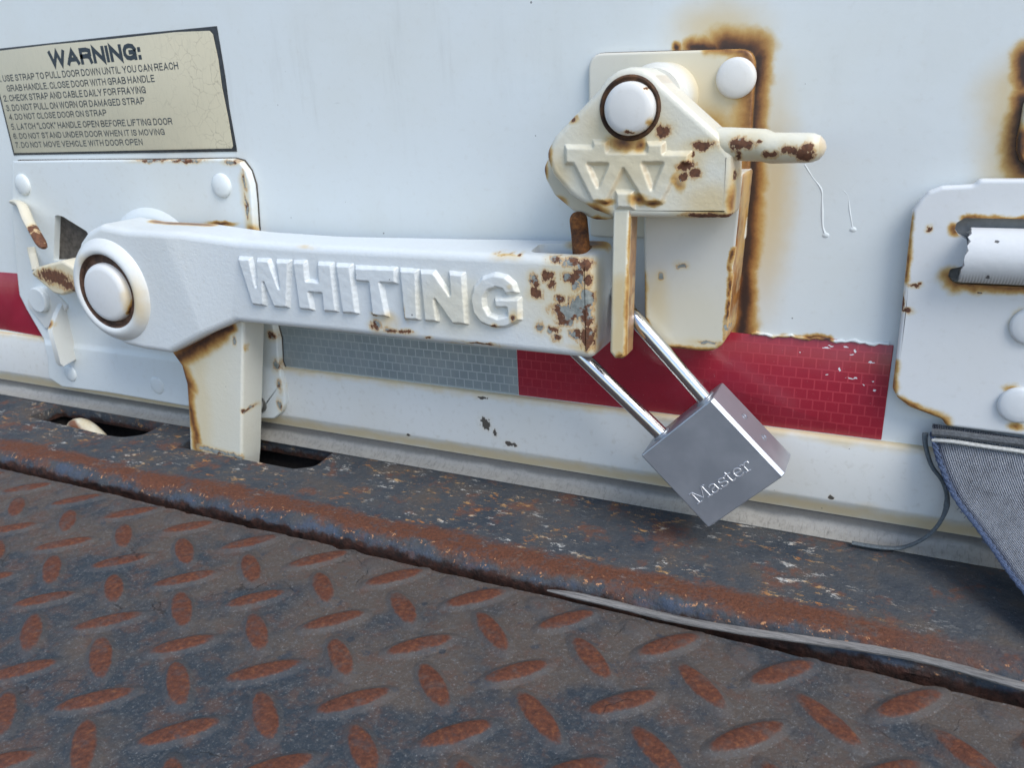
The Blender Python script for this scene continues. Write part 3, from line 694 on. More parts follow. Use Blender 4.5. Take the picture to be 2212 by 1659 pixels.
# ------------------------------------------------------------------ keeper with the swinging cam (right)
kp = thing('latch_keeper', 'rusty cream keeper plate with pivoting cam and lever that traps the handle end', 'latch keeper', (-110, 0, 45))
c3 = lambda a, b, y, ra, rb=None: E(*z3(a, b), y, ra*.3494, (rb or ra)*.3494, 13)
MKP = paint('keeper_paint', base=(.68, .67, .61), halo=[((-78, -4, 189), (-73, -4, 160), 13), ((-73, -4, 160), (-73, -4, 125), 20), (-92, -4, 140, 16, 10, 22), ((-95, -4, 192), (-78, -4, 190), 6), (-95, -4, 150, 26, 8, 24), (-74, -20, 50, 7, 12, 14)],
            tint=[(-95, -4, 155, 50, 20, 60), (-82, -4, 150, 30, 20, 50)], wash=[(-110, -4, 150, 80, 20, 80)], specks=.35, halo_gain=.8)
MBLKP = paint('keeper_block_paint', wash=[(-95, -25, 60, 50, 20, 40)], base=(.66, .655, .61), halo=[(-71, -9, 90, 4.5, 27, 75), (-73, -9, 52, 5, 26, 25), ((-71, -19, 60), (-76, -17, 49), 8), CP(z4(1125, 540), z4(1130, 780), -23, 7), CP(z4(1140, 800), z4(1180, 880), -25, 3), ((-115, -25, 47), (-80, -25, 46), 4), ((-76, -24, 100), (-77, -25, 52), 2.2), (-78, -25, 49, 5, 6, 5), E(*z4(1280, 545), -25, 8, 8)],
               chip=[E(*z4(1420, 462), -25, 9, 5), E(*z4(1280, 540), -25, 6, 8), E(*z4(1730, 900), -25, 4, 12), E(*z4(1600, 1000), -25, 20, 3)], tint=[((-115, -25, 48), (-78, -25, 48), 9), (-112, -25, 70, 10, 8, 26)], chip_grey=.9, specks=.7, side=1.0)
bm = bmesh.new()
pp = rounded([(-157, 100), (-73.5, 100), (-73.3, 190.8), (-156.5, 193.5)], [3, 3, 8, 8], 6)
slab(bm, pp, 0, -4, 1.2, 3); kpl = put('plate', bm, MKP, kp)
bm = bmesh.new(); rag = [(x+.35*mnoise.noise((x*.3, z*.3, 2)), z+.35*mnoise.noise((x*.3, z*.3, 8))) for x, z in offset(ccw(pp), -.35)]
relief(bm, rag, 0, [(0, -.1), (0, .8)]); put('shadow_gap', bm, plain('keeper_edge', (.16, .10, .06), .85, var=.6), kpl)  # dark rim painted in for the shadow and dirt line behind the keeper
bm = bmesh.new()
lb = rounded([(-120, 134), (-120, 52), (-113, 46.6), (-97, 46.2), (-77, 54), (-72.4, 134)], [2, 8, 8, 10, 9, 2], 5)
lb = rounded([(-121, 136), (-119, 47), (-77.0, 46.5), (-72.2, 136)], [2, 10, 13, 2], 7)
slab(bm, lb, 0, -25, 1.6, 4); put('block', bm, MBLKP, kp, label='cream lower block with brown rusted side')
p = U(1588, 168, -7); bm = bmesh.new()
lathe(bm, p.x, p.z, [(9.4, -3.5), (9.4, -5.4), (9.0, -6.4), (7.8, -7.2), (5, -7.8), (.1, -8)], 36); put('rivet', bm, MKP and paint('keeper_rivet_paint', base=(.70, .70, .68), specks=.15), kpl)
bm = bmesh.new(); qq = U(*z3(852, 612), -24); lathe(bm, qq.x, qq.z, [(16.6, -3), (16.6, -21), (16, -23), (14.6, -24), (14, -28.2), (.1, -28.2)], 48); put('spacer', bm, MKP, kp)
CF, CB = -48, -28
cam_chips = [c3(895, 805, CF, 48, 34), c3(1165, 893, CF, 68, 26), c3(1395, 890, CF-3, 62, 36), c3(1365, 960, CF-3, 20, 32), c3(1500, 868, CF-3, 14, 9), c3(1050, 1030, CF, 50, 30), c3(1040, 1090, CF, 30, 28), c3(1100, 1070, CF, 36, 30),
             c3(1575, 962, CF-4, 40, 28), c3(1690, 930, CF-4, 44, 34), c3(1770, 950, CF-4, 54, 40), c3(1790, 905, CF-4, 28, 28), c3(345, 738, CF, 18, 14), c3(1150, 1335, CF, 100, 22), c3(1280, 1340, CF, 50, 16), c3(1345, 1090, CF, 8, 30), c3(1085, 955, CF, 10, 18)]
MCAM = paint('cam_paint', base=(.71, .70, .61), chip=cam_chips,
             halo=[c3(700, 672, CF, 225, 228), c3(660, 880, CF, 170, 80), c3(1200, 1345, CF, 240, 70), c3(1330, 1250, CF, 60, 200), c3(480, 1300, CF, 140, 80), c3(760, 1230, CF, 100, 60), c3(540, 1240, CF, 90, 40), c3(840, 1250, CF, 90, 40), c3(1000, 1130, CF, 60, 90), c3(190, 960, CF, 50, 120), c3(350, 740, CF, 60, 40), c3(190, 1150, CB, 80, 130), c3(350, 1300, CB, 120, 60), c3(760, 890, CF, 60, 70)],
             tint=[c3(700, 1010, CF, 460, 230), c3(1200, 1260, CF, 300, 170), c3(650, 800, CF, 380, 240), c3(1080, 960, CF, 160, 110), c3(1500, 970, CF, 200, 60), c3(1860, 910, CF, 60, 60), c3(1330, 1160, CF, 80, 220), c3(250, 1080, CF, 130, 200)], halo_gain=.9, chip_grey=.25, specks=.25, side=.3, wash=[c3(700, 1000, CF, 700, 460), c3(1400, 920, CF, 600, 200)], cast=.2)
body = xz([z3(1060, 470), z3(1245, 830), z3(1340, 960), z3(1338, 1180), z3(1322, 1350), z3(1030, 1352), z3(740, 1345), z3(600, 1345), z3(470, 1300), z3(330, 1210), z3(215, 1080), z3(172, 950), z3(230, 840), z3(420, 640)], CF)
pc = (-120.4, 167.6)
arc = [(pc[0]+17.5*math.cos(a), pc[1]+17.5*math.sin(a)) for a in [math.radians(x) for x in (150, 130, 110, 90, 70, 50, 35)]]
body = rounded(body[1:]+arc, [6, 2, 2, 3, 2, 3, 3, 8, 10, 10, 8, 8, 8]+[0]*7, 4)
bm = bmesh.new(); slab(bm, body, CB, CF, 3.2, 5)
cam = put('cam', bm, MCAM, kp)
# second flange behind, showing brown at the lower left
bl2 = xz([z3(195, 960), z3(160, 1040), z3(175, 1110), z3(230, 1210), z3(350, 1310), z3(480, 1360), z3(600, 1362), z3(640, 1200), z3(400, 900)], CB)
bm = bmesh.new(); slab(bm, rounded(bl2, 6, 4), CB+10, CB+.3, 2, 3)
put('back_flange', bm, paint('flange_paint', base=(.64, .60, .48), halo=[c3(170, 1060, CB, 40, 110), c3(250, 1250, CB, 90, 60), c3(480, 1360, CB, 150, 40)], specks=.2), kp)
# lever
tipc = U(*z3(1850, 912), -46)
bm = bmesh.new()
lv0 = U(*z3(1180, 905), -46)
P = [Vector((lv0.x-10, -36, lv0.z+.8)), Vector((lv0.x+8, -40.5, lv0.z+.6)), Vector((lv0.x+24, -43.5, lv0.z)), Vector((tipc.x-18, -45, tipc.z)), Vector((tipc.x-4, -46, tipc.z)), Vector((tipc.x-1, -46, tipc.z)), Vector((tipc.x+1.6, -46, tipc.z)), Vector((tipc.x+3.4, -46, tipc.z)), Vector((tipc.x+4.2, -46, tipc.z))]
tube(bm, P, [7.8, 7.6, 7.3, 6.9, 6.6, 6.3, 5.2, 3.0, .4], 20, flat=.95)
put('lever', bm, MCAM, kp)
# stem
MST = paint('stem_paint', base=(.68, .65, .52), halo=[CP(z4(1085, 150), z4(1075, 560), CF, 3.2), CP(z4(1075, 560), z4(1050, 1090), CF, 4.0), CP(z4(1000, 1100), z4(1060, 1105), CF, 4.5), (-124, -40, 90, 3, 8, 40)], tint=[CP(z4(1000, 600), z4(990, 1060), CF, 9)], specks=.25, halo_gain=.95, side=.85)
st = rounded([(-128.6, 122), (-130.6, 49.5), (-128, 46.5), (-124, 46.5), (-122.2, 48), (-120.0, 122)], [0, 2, 1, 1, 1, 0], 3)
bm = bmesh.new(); slab(bm, st, -36, CF-.6, 1.6, 4); put('stem', bm, MST, kp)
# W emblem
bm = bmesh.new()
EM = [(298, 900), (466, 903), (468, 868), (562, 868), (566, 934), (800, 934), (803, 880), (912, 880), (914, 941), (1074, 941), (1068, 1010), (1022, 1016), (897, 1256), (788, 1258), (728, 1160), (661, 1048), (602, 1165), (556, 1253), (468, 1250), (350, 1016), (298, 1012)]
cast_relief(bm, [xz([z3(a, b) for a, b in EM], CF-1), xz([z3(a, b) for a, b in ((610, 1180), (726, 1178), (724, 1292), (613, 1287))], CF-1)],
            [xz([z3(a, b) for a, b in q], CF-1) for q in (((446, 1016), (562, 1016), (505, 1150)), ((785, 1012), (900, 1012), (838, 1162)))], CF, 2.2, 1.7, .35, .1)
put('emblem', bm, MCAM, cam, sharp=89)
MPIN = paint('pin_paint', base=(.72, .725, .71), specks=.25, chip=[c3(800, 548, -54, 12, 8), c3(690, 820, -54, 30, 8)], halo=[c3(815, 760, -52, 30, 50)], halo_gain=.6, chip_grey=.2)
bm = bmesh.new(); lathe(bm, pc[0], pc[1], [(14.6, CF+1), (14.4, CF-.5), (13.6, CF-1.2), (12.9, CF-.6), (12.7, CF-.2), (.1, CF-.25)], 48); put('pin_seat', bm, rusty('seat_rust', (.03, .017, .012), (.13, .06, .025), .4), kp)
bm = bmesh.new(); lathe(bm, pc[0]+.6, pc[1]-.2, [(11.8, CF), (11.7, CF-3.4), (11.3, CF-4.6), (10.3, CF-5.5), (8, CF-6.1), (.1, CF-6.3)], 48); put('pivot_pin', bm, MPIN, kp)
# staple through the handle slot
n0 = rusty('staple_rust', (.035, .016, .013), (.36, .13, .03), .8, .47)
bm = bmesh.new(); p0, p1 = U(*z4(703, 118), -31), U(*z4(724, 345), -31)
tube(bm, smooth_path([Vector((p1.x+1.5, -31, 62)), p1, p0+Vector((.3, 0, -3.5)), p0, p0+Vector((-.1, 0, 2.2))], 5), [4.6]*11+[4.6, 4.5, 4.4, 4.2, 4.0, 3.6, 3.2, 2.6, 1.8, .5], 14, up=Vector((0, 1, 0)))
put('staple', bm, n0, kp, label='rusty staple standing up through the handle slot')

# ------------------------------------------------------------------ padlock
pk = thing('padlock', 'square brushed steel padlock with long shackle hanging from the latch handle', 'padlock', (-78.4, -31, -45))
n = NB('lock_steel')
sp = n.noise(1.2, 4, .6)
n.set(n.b.inputs['Base Color'], n.mix(n.step(n.noise(.05, 4), .35, .7), (.36, .39, .43), (.44, .47, .51)))
n.b.inputs['Metallic'].default_value = .6
n.set(n.b.inputs['Roughness'], n.step(n.noise(.3, 4), .3, .7, .30, .36))
MLK = n.m
n = NB('chrome'); n.b.inputs['Base Color'].default_value = (.62, .63, .63, 1); n.b.inputs['Metallic'].default_value = 1
n.set(n.b.inputs['Roughness'], n.step(n.noise(.5, 4), .35, .7, .10, .2)); n.bump(n.noise(.4, 3), .04, .0003)
MCH = n.m
n = NB('glint_metal'); n.b.inputs['Base Color'].default_value = (.80, .81, .83, 1); n.b.inputs['Metallic'].default_value = .75; n.b.inputs['Roughness'].default_value = .38
MBR = n.m
ang = math.radians(45.6); LC = Vector((-78.4, -30.5, -7.8)); LY = -44; HS = 26.0
ex = Vector((math.cos(ang), 0, math.sin(ang))); ez = Vector((-math.sin(ang), 0, math.cos(ang)))
def LP(a, y, b): return Vector((LC.x, y, LC.z))+ex*a+ez*b
bm = bmesh.new()
# body with chamfered vertical edges and rounded shoulder
pr = [(-HS, HS), (-HS, -HS), (HS, -HS), (HS, HS)]
prof = [(-HS+1.0, LY+27), (HS-2.4, LY+27), (HS, LY+24.6), (HS, LY+2.0), (HS-1.6, LY), (-HS+.8, LY), (-HS, LY+.8), (-HS, LY+26)]
def sect(b, ins): return [LP(a*(1-ins/HS), LY+13.5+(y-LY-13.5)*(1-ins/13.5), b) for a, y in prof]
rings(bm, [sect(-HS, .5), sect(-HS+.5, 0), sect(HS-.8, 0), sect(HS-.3, .3), sect(HS, .9)])
body_ = put('body', bm, MLK, pk, sharp=25)
bm = bmesh.new()
la = (-14.6, 17.4); top = HS+66
a_, b_ = LP(la[0], -31, HS-4), U(1252, 766, -31)
dl = (b_-a_).normalized()
c_ = LP(la[1], -31, HS-4); d_ = U(1371, 688, -31)
left = [a_+dl*((b_-a_).length*k/6) for k in range(7)]+[b_+dl*10, b_+dl*20]
right = [c_+(d_-c_)*(k/6) for k in range(7)]
bend = smooth_path([left[-1], Vector((-178, -27, 64)), Vector((-182, -19, 76)), Vector((-176, -11.5, 84)), Vector((-162, -10, 88)), Vector((-146, -10.5, 85)), U(1322, 622, -13), U(1342, 646, -22), right[-1]], 6)
P = left[:-1]+bend+right[::-1][1:]
tube(bm, P, 4.1, 24, up=Vector((0, 1, 0))); put('shackle', bm, MCH, pk)
bm = bmesh.new()
for a in la:
    q = [[LP(a, -31, b)+ex*(r*math.cos(t))+Vector((0, 1, 0))*(r*math.sin(t)) for t in [2*math.pi*k/28 for k in range(28)]] for b, r in ((HS-1, 5.6), (HS+.5, 5.6), (HS+1.0, 5.0), (HS+1.0, 4.2))]
    rings(bm, q)
put('collar', bm, MLK, body_)
# pinned dimples on the right flank
bm = bmesh.new()
for b in (6.5, -8.0):
    c = LP(HS+.02, LY+15, b)
    q = [[c+ex*h+ez*(r*math.cos(t))+Vector((0, 1, 0))*(r*math.sin(t)) for t in [2*math.pi*k/20 for k in range(20)]] for r, h in ((2.0, 0), (1.9, .25), (1.4, .3), (1.1, -.3), (.05, -.35))]
    rings(bm, q)
put('pin_dimple', bm, MLK, body_)
# stamped name: slab-serif strokes, groove glints put in as thin bright strokes
GL = {'M': (1.25, [[(.0, 0), (.34, 0)], [(.17, 0), (.17, 1)], [(0, 1), (.22, 1), (.60, .18), (.98, 1), (1.2, 1)], [(1.02, 1), (1.02, 0)], [(.84, 0), (1.2, 0)]]),
      'a': (.72, [[(.08, .62), (.28, .70), (.48, .60), (.5, .1), (.66, .0)], [(.5, .40), (.24, .38), (.06, .22), (.12, .02), (.32, 0), (.5, .14)]]),
      's': (.62, [[(.5, .52), (.5, .68)], [(.5, .60), (.28, .70), (.08, .58), (.16, .40), (.42, .32), (.52, .14), (.34, 0), (.12, .04), (.06, .16)], [(.06, .0), (.06, .2)]]),
      't': (.52, [[(.18, .92), (.18, .12), (.30, 0), (.46, .08)], [(0, .68), (.42, .68)]]),
      'e': (.66, [[(.08, .36), (.54, .36), (.48, .62), (.28, .70), (.10, .56), (.06, .30), (.16, .06), (.36, 0), (.56, .12)]]),
      'r': (.6, [[(0, 0), (.36, 0)], [(.18, 0), (.18, .68)], [(0, .68), (.18, .68)], [(.18, .48), (.34, .68), (.54, .66), (.54, .52)]])}
bm = bmesh.new()
a0, b0 = None, None
pL, pR = U(*zl(228, 1318), LY), U(*zl(805, 945), LY)
loc = lambda p: ((p-Vector((LC.x, LY, LC.z))).dot(ex), (p-Vector((LC.x, LY, LC.z))).dot(ez))
aL, bL = loc(pL); aR, bR = loc(pR)
pT = U(*zl(150, 1215), LY); hh = math.hypot(loc(pT)[0]-aL, loc(pT)[1]-bL)
tot = sum(GL[c][0] for c in 'Master')-.06
pen = 0
for ch in 'Master':
    w, sts = GL[ch]
    for s in sts:
        pts = []
        for x, z in s:
            t = (pen+x)/tot
            pts.append(LP(aL+(aR-aL)*t, LY+.08, bL+(bR-bL)*t+z*hh))
        tube(bm, smooth_path(pts, 3) if len(pts) > 3 and ch != 'M' else pts, .42, 6, up=Vector((0, 1, 0)))
    pen += w
put('lettering', bm, MBR, body_, label='stamped maker name, groove glints put into bright strokes')

# ------------------------------------------------------------------ strap bracket (right)
sb = thing('strap_bracket', 'white slotted strap bracket with rust round its slot, right edge of photo', 'bracket', (80, 0, 5))
c7 = lambda a, b, ra, rb=None: E(*z7(a, b), -9, ra*.3623, (rb or ra)*.3623, 8)
BY = -9
MSB = paint('bracket_paint', base=(.71, .73, .735),
            halo=[CP(z7(722, 440), z7(708, 400), BY, 3.4), CP(z7(760, 348), z7(1300, 348), BY, 2.4), CP(z7(672, 690), z7(720, 755), BY, 6.5), CP(z7(720, 755), z7(1300, 775), BY, 4.8), c7(1130, 960, 90, 110), c7(1060, 1370, 70, 40), c7(1075, 1600, 50, 40),
                  CP(z7(450, 330), z7(415, 720), BY, 3.0), CP(z7(352, 1230), z7(345, 1370), BY, 4.5), CP(z7(375, 1430), z7(540, 1510), BY, 4.2), CP(z7(540, 1510), z7(650, 1560), BY, 5.5)],
            chip=[c7(560, 420, 12, 14), c7(470, 752, 26, 10), c7(500, 745, 14, 7), c7(405, 860, 7, 40), c7(428, 905, 26, 12), c7(868, 795, 9, 5)], chip_grey=.25, halo_gain=.8, specks=.55)
ob = xz([z7(865, 121), z7(832, 155), z7(640, 165), z7(560, 195), z7(505, 248), z7(464, 306), z7(440, 500), z7(415, 730), z7(395, 950), z7(362, 1210), z7(344, 1372), z7(372, 1425), z7(445, 1482), z7(560, 1525), z7(640, 1555), z7(662, 1596)], BY)
xr = 190
ob = ob+[(xr, ob[-1][1]-1.5), (xr, ob[0][1]+.6)]
ob = rounded(ccw(ob), 3.0, 3)
bm = bmesh.new(); slab(bm, ob, -4, BY, 1.6, 4)
bmesh.ops.triangulate(bm, faces=[f for f in bm.faces if len(f.verts) > 4])
br = put('plate', bm, MSB, sb)
so_ = xz([z7(775, 350), z7(725, 380), z7(715, 420), z7(735, 452), z7(790, 480), z7(790, 625), z7(740, 645), z7(685, 655), z7(676, 700), z7(705, 738), z7(745, 745)], BY)
so_ = so_+[(xr-12, so_[-1][1]), (xr-12, so_[0][1])]
bm = bmesh.new(); relief(bm, rounded(ccw(so_), 1.6, 3), 0, [(0, -1), (0, 20)]); cut(br, [bm])
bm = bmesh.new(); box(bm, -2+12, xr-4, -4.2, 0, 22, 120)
put('standoff', bm, plain('shade_paint', (.22, .23, .235), .6, var=.2), sb)  # dark grey colour puts the slot's inner shade onto this backing
MRV = paint('bracket_rivet_paint', base=(.70, .725, .735), specks=.2)
for u, v, ra in ((*z7(1178, 1005), 8.7), (*z7(1100, 1478), 8.7)):
    p = U(u, v, BY-3); bm = bmesh.new()
    lathe(bm, p.x, p.z, [(ra, BY+.5), (ra, BY-1.2), (ra*.96, BY-1.8), (ra*.85, BY-2.3), (ra*.5, BY-2.7), (.1, BY-2.8)], 40); put('rivet', bm, MRV, br)

# ------------------------------------------------------------------ pull strap
ps = thing('pull_strap', 'frayed blue-grey webbing pull strap hanging below the slotted bracket', 'strap', (60, -15, -40))
n = NB('painted_webbing')
X = n.xyz()
cr = n.field(n.warped(2.5, .15, 4), [CP(z7(980, 440), z7(935, 620), -20, .9), CP(z7(935, 620), z7(905, 740), -20, .9)])
c0 = n.mix(n.noise(.08, 4), (.66, .68, .69), (.60, .61, .61))
zb = U(*z7(850, 700), -14).z
rib = n.math('SINE', n.math('MULTIPLY', X[0], 5.2))
c0 = n.mix(n.math('MULTIPLY', n.step(X[2], zb+4, zb-2, 0, .65), n.step(rib, -.3, .5, .35, 1)), c0, (.17, .17, .16))
c0 = n.mix(n.step(cr, .0, .3), c0, (.10, .10, .10))
n.set(n.b.inputs['Base Color'], c0); n.b.inputs['Roughness'].default_value = .5
n.bump(n.math('MULTIPLY', n.step(cr, 0, .3), -1), .6, .0006); n.bump(n.noise(.3, 4), .2, .0008)
bm = bmesh.new()
pt, pb2 = U(*z7(790, 420), -16), U(*z7(745, 742), -14)
zc, rv = (pt.z+pb2.z)/2, (pt.z-pb2.z)/2
prof = [(-10+(13 if math.cos(t) < 0 else 8)*math.cos(t)*1.0, zc+rv*math.sin(t)) for t in [2*math.pi*k/36 for k in range(36)]]
xs0 = pb2.x
rs = []
for i in range(40):
    x = xs0+i*4.4
    rs.append([(x+(.8*math.sin(z*1.9)+.5*math.sin(z*4.1)+(z-zc)*.09 if i == 0 else 0), y, z) for y, z in prof])
rings(bm, rs); put('painted_loop', bm, n.m, ps, label='white painted loop of the strap with a crack')
n = NB('denim_webbing')
uvn = n.t.nodes.new('ShaderNodeUVMap'); uvn.uv_map = 'UVMap'
uv = n.xyz(uvn.outputs[0])
wob = n.math('MULTIPLY', n.math('SUBTRACT', n.noise(.25, 3), .5), 2.2)
rb = n.math('SINE', n.math('ADD', n.math('MULTIPLY', uv[0], 6.0), wob))
rb2 = n.math('SINE', n.math('ADD', n.math('MULTIPLY', uv[1], 4.2), n.math('MULTIPLY', rb, 1.2)))
wv = n.math('MULTIPLY_ADD', rb2, .35, rb)
c0 = n.mix(n.step(wv, -.9, .9), (.36, .39, .45), (.60, .635, .70))
c0 = n.mix(n.step(n.noise(.10, 6, .7), .45, .75, 0, .55), c0, (.20, .21, .235))
c0 = n.mix(n.step(uv[0], 5.0, .5, 0, .85), c0, (.055, .085, .17))
c0 = n.mix(n.step(uv[1], 5.5, 1.5, 0, .7), c0, (.05, .055, .06))
n.set(n.b.inputs['Base Color'], c0); n.b.inputs['Roughness'].default_value = .9
n.bump(wv, .8, .0006)
MDN = n.m
Lp = smooth_path([U(u, v, y) for u, v, y in ((2014, 915, -7), (2017, 945, -10), (2032, 1000, -14), (2062, 1070, -20), (2110, 1135, -28), (2150, 1190, -36), (2185, 1240, -45), (2240, 1310, -58), (2300, 1400, -75))], 8)
Tp = U(2212, 975, -9)
bm = bmesh.new(); uvl = bm.loops.layers.uv.new('UVMap')
NX = 44; grid = []; dist = 0; ds = []
for i, p in enumerate(Lp):
    if i: dist += (p-Lp[i-1]).length
    ds.append(dist); row = []
    f = i/(len(Lp)-1)
    for k in range(NX+1):
        s = k/NX*78
        j = (.9*mnoise.noise((i*.8, k*.05, 3)) if k == 0 else 0)
        row.append((Vector((p.x+s+j, p.y-2.5*math.sin(min(s, 30)/30*1.57)*f-.10*s*f+1.2*math.sin(s*.12+f*3)*f, p.z-s*.055+2.0*f*math.sin(s*.07)))))
    grid.append(row)
vs = [[bm.verts.new(q) for q in r] for r in grid]
for i in range(len(vs)-1):
    for k in range(NX):
        f = bm.faces.new((vs[i][k], vs[i][k+1], vs[i+1][k+1], vs[i+1][k]))
        for l, (a, b) in zip(f.loops, ((i, k), (i, k+1), (i+1, k+1), (i+1, k))): l[uvl].uv = (b/NX*78, ds[a])
r = bmesh.ops.solidify(bm, geom=bm.faces[:], thickness=1.6)
web = put('webbing', bm, MDN, ps)
# frayed edge: twisted yarn with loose ends
MFR = plain('frayed_yarn', (.10, .14, .24), .95, var=.6, bump=.9, sc=1.2)
bm = bmesh.new()
for ph in (0, 2.1, 4.2):
    P = [q+Vector((math.cos(i*1.1+ph)*.8-.2, math.sin(i*1.1+ph)*.8-.3, 0)) for i, q in enumerate(Lp[6:])]
    tube(bm, P, [.75+.25*mnoise.noise((i*.7, ph, 0)) for i in range(len(P))], 6)
for i in range(90):
    q = random.choice(Lp[14:]); d = Vector((random.uniform(-2.2, .4), random.uniform(-1.6, .3), random.uniform(-1.8, .8)))
    tube(bm, [q, q+d*.5+Vector((0, 0, .3)), q+d], .16, 4)
put('frayed_edge', bm, MFR, web, label='dark blue frayed edge of the strap')
# hem: dark fold and white piping
bm = bmesh.new()
A = [U(2013, 950, -11), U(2060, 954, -12), U(2120, 963, -12), U(2212, 976, -12)]; A.append(A[-1]+(A[-1]-A[-2]).normalized()*80)
tube(bm, smooth_path(A, 6), 1.35, 8, flat=.8); put('piping', bm, plain('white_cord', (.60, .60, .56), .7, var=.3, bump=.6, sc=.7), web, label='white piping along the strap hem')
bm = bmesh.new()
A = [U(2013, 934, -10.5), U(2060, 938, -11), U(2120, 946, -11), U(2212, 957, -11)]; A.append(A[-1]+(A[-1]-A[-2]).normalized()*80)
tube(bm, smooth_path(A, 6), [2.2]*25, 8, flat=.9); put('hem', bm, plain('dark_hem', (.13, .14, .15), .8, var=.5, bump=.9, sc=.9), web)
# thin cord looping down to the seal
bm = bmesh.new()
P = smooth_path([U(u, v, y) for u, v, y in ((1999, 935, -6.5), (1999, 960, -7.5), (2012, 1005, -9), (2036, 1040, -10), (2046, 1075, -11), (2040, 1110, -12), (2018, 1145, -12), (1985, 1170, -11.5))]+[UZ(1950, 1183, -56), UZ(1915, 1184, -57), UZ(1880, 1180, -57.5), UZ(1840, 1173, -57.5)], 6)
tube(bm, P, 1.45, 8, flat=.7); o = put('hanging_cord', bm, plain('grey_cord', (.14, .165, .18), .75, var=.4, bump=.5, sc=.8), None, tuple(P[-1]))
tag(o, 'thin dark grey cord curving from the strap down to the rubber seal', 'cord')

# ------------------------------------------------------------------ hardware cut by the right edge
rh = xz([(2225, 205), (2212, 225), (2205, 270), (2198, 300), (2197, 325), (2205, 348), (2225, 362)], -4)
rh = rh+[(160, rh[-1][1]-3), (160, rh[0][1]+4)]
bm = bmesh.new(); slab(bm, rounded(ccw(rh), 2.5, 4), 0, -4, 1.2, 3)
o = put('handle_bracket', bm, paint('far_bracket_paint', base=(.62, .54, .38), halo=[CP((2200, 290), (2200, 345), -4, 8), CP((2200, 345), (2220, 362), -4, 8)], specks=.2), None, (90, 0, 190))
tag(o, 'rusty cream hardware edge cut off by the right border of the photo', 'bracket')

# ------------------------------------------------------------------ truck sill
def steel(name, extra=None):
    n = NB(name)
    base = n.ramp(n.noise(.03, 6, .65), [(.32, (.035, .046, .060)), (.5, (.062, .068, .075)), (.66, (.095, .078, .066))])
    base = n.mix(n.step(n.noise(.055, 5, .7, off=4), .53, .66, 0, .75), base, (.15, .065, .040))
    base = n.mix(n.step(n.noise(.5, 5, .7, stretch=(.6, 1.4, 1)), .5, .75, 0, .55), base, (.13, .125, .12))
    return n, base
n, base = steel('sill_steel'); X = n.xyz()
# scuffed paint flecks drawn out along the sill
fm = n.step(n.noise(.022, 4, .6, off=6), .38, .58)
fl = n.math('MULTIPLY', n.step(n.noise(.16, 8, .82, stretch=(.6, 1.2, 1), off=1), .555, .60), fm)
flc = n.ramp(n.noise(.05, 3, off=8), [(.42, (.55, .54, .50)), (.52, (.50, .30, .12)), (.62, (.40, .16, .05))])
base = n.mix(n.math('MULTIPLY', fl, n.math('MULTIPLY', n.step(X[1], -85, -80), n.step(X[0], 55, -25, .12, 1))), base, flc)  # flecks thinned at right, imitating the strap's shadow in the colour
fl2 = n.step(n.noise(.7, 4, .7, stretch=(.5, 1.2, 1), off=3), .65, .69, 0, .6)
base = n.mix(fl2, base, (.45, .43, .40))
wv = n.math('MULTIPLY', n.math('SUBTRACT', n.noise(.025, 5, .7, off=5), .5), 24)
yy = n.math('ADD', X[1], wv)
yy = n.math('MULTIPLY_ADD', n.math('SUBTRACT', n.noise(.35, 4, .7, off=13), .5), 7, yy)
band = n.math('MULTIPLY', n.step(yy, -70, -77), n.step(yy, -92, -86))
band = n.math('MULTIPLY', band, n.step(X[0], 62, 0, .2, 1))  # rust band faded at right, strap shadow put into the colour
rc = n.ramp(n.noise(.55, 5, .7), [(.3, (.075, .032, .021)), (.7, (.185, .068, .035))])
base = n.mix(n.math('MULTIPLY', band, n.step(n.math('MULTIPLY_ADD', n.noise(.06, 5, .7, off=25), .6, n.math('MULTIPLY', n.noise(.4, 4), .4)), .36, .52, .3, 1)), base, rc)
of = n.math('MULTIPLY', n.step(n.noise(.3, 4, .7, off=9), .60, .66), n.math('MULTIPLY', n.step(yy, -83, -88), n.step(yy, -96, -91)))
base = n.mix(of, base, (.50, .25, .12))
nose = n.math('MULTIPLY', n.step(yy, -90, -95), n.step(X[2], -69, -64))
base = n.mix(n.math('MULTIPLY', nose, n.step(n.noise(.045, 4, off=11), .38, .56)), base, (.065, .085, .122))
base = n.mix(n.step(n.math('MULTIPLY_ADD', n.math('SUBTRACT', n.noise(.06, 5, .7, off=15), .5), 14, X[2]), -65, -68), base, n.ramp(n.noise(.2, 5, .7), [(.35, (.018, .013, .011)), (.65, (.065, .028, .019))]))  # rust crust at nose bottom, coloured darker to paint in the gap's shade
n.set(n.b.inputs['Base Color'], base); n.set(n.b.inputs['Roughness'], n.step(n.noise(.1, 4), .3, .7, .62, .9)); n.b.inputs['Specular IOR Level'].default_value = .25
n.bump(n.noise(.09, 6, .75), .6, .003); n.bump(n.noise(.25, 6, .7), .6, .0016); n.bump(fl, .4, .0006); n.bump(n.noise(1.4, 4), .25, .0004)
MSL = n.m
sill = thing('truck_sill', 'dark rusty steel rear sill below the door with rectangular pockets', 'sill', (-200, -45, -110))
bm = bmesh.new()
prof = [(80, -60), (-84, -60)]
prof += [(-84-10.5*math.sin(t), -60-10.5*(1-math.cos(t))) for t in [math.pi/2*k/8 for k in range(1, 9)]]
prof += [(-94.2, -78), (-93, -140), (-60, -140), (-60, -70), (80, -70)]
xs = [-1500+i*8 for i in range(94)]+[-752+i*2 for i in range(460)]+[168+i*8 for i in range(90)]
rr_ = []
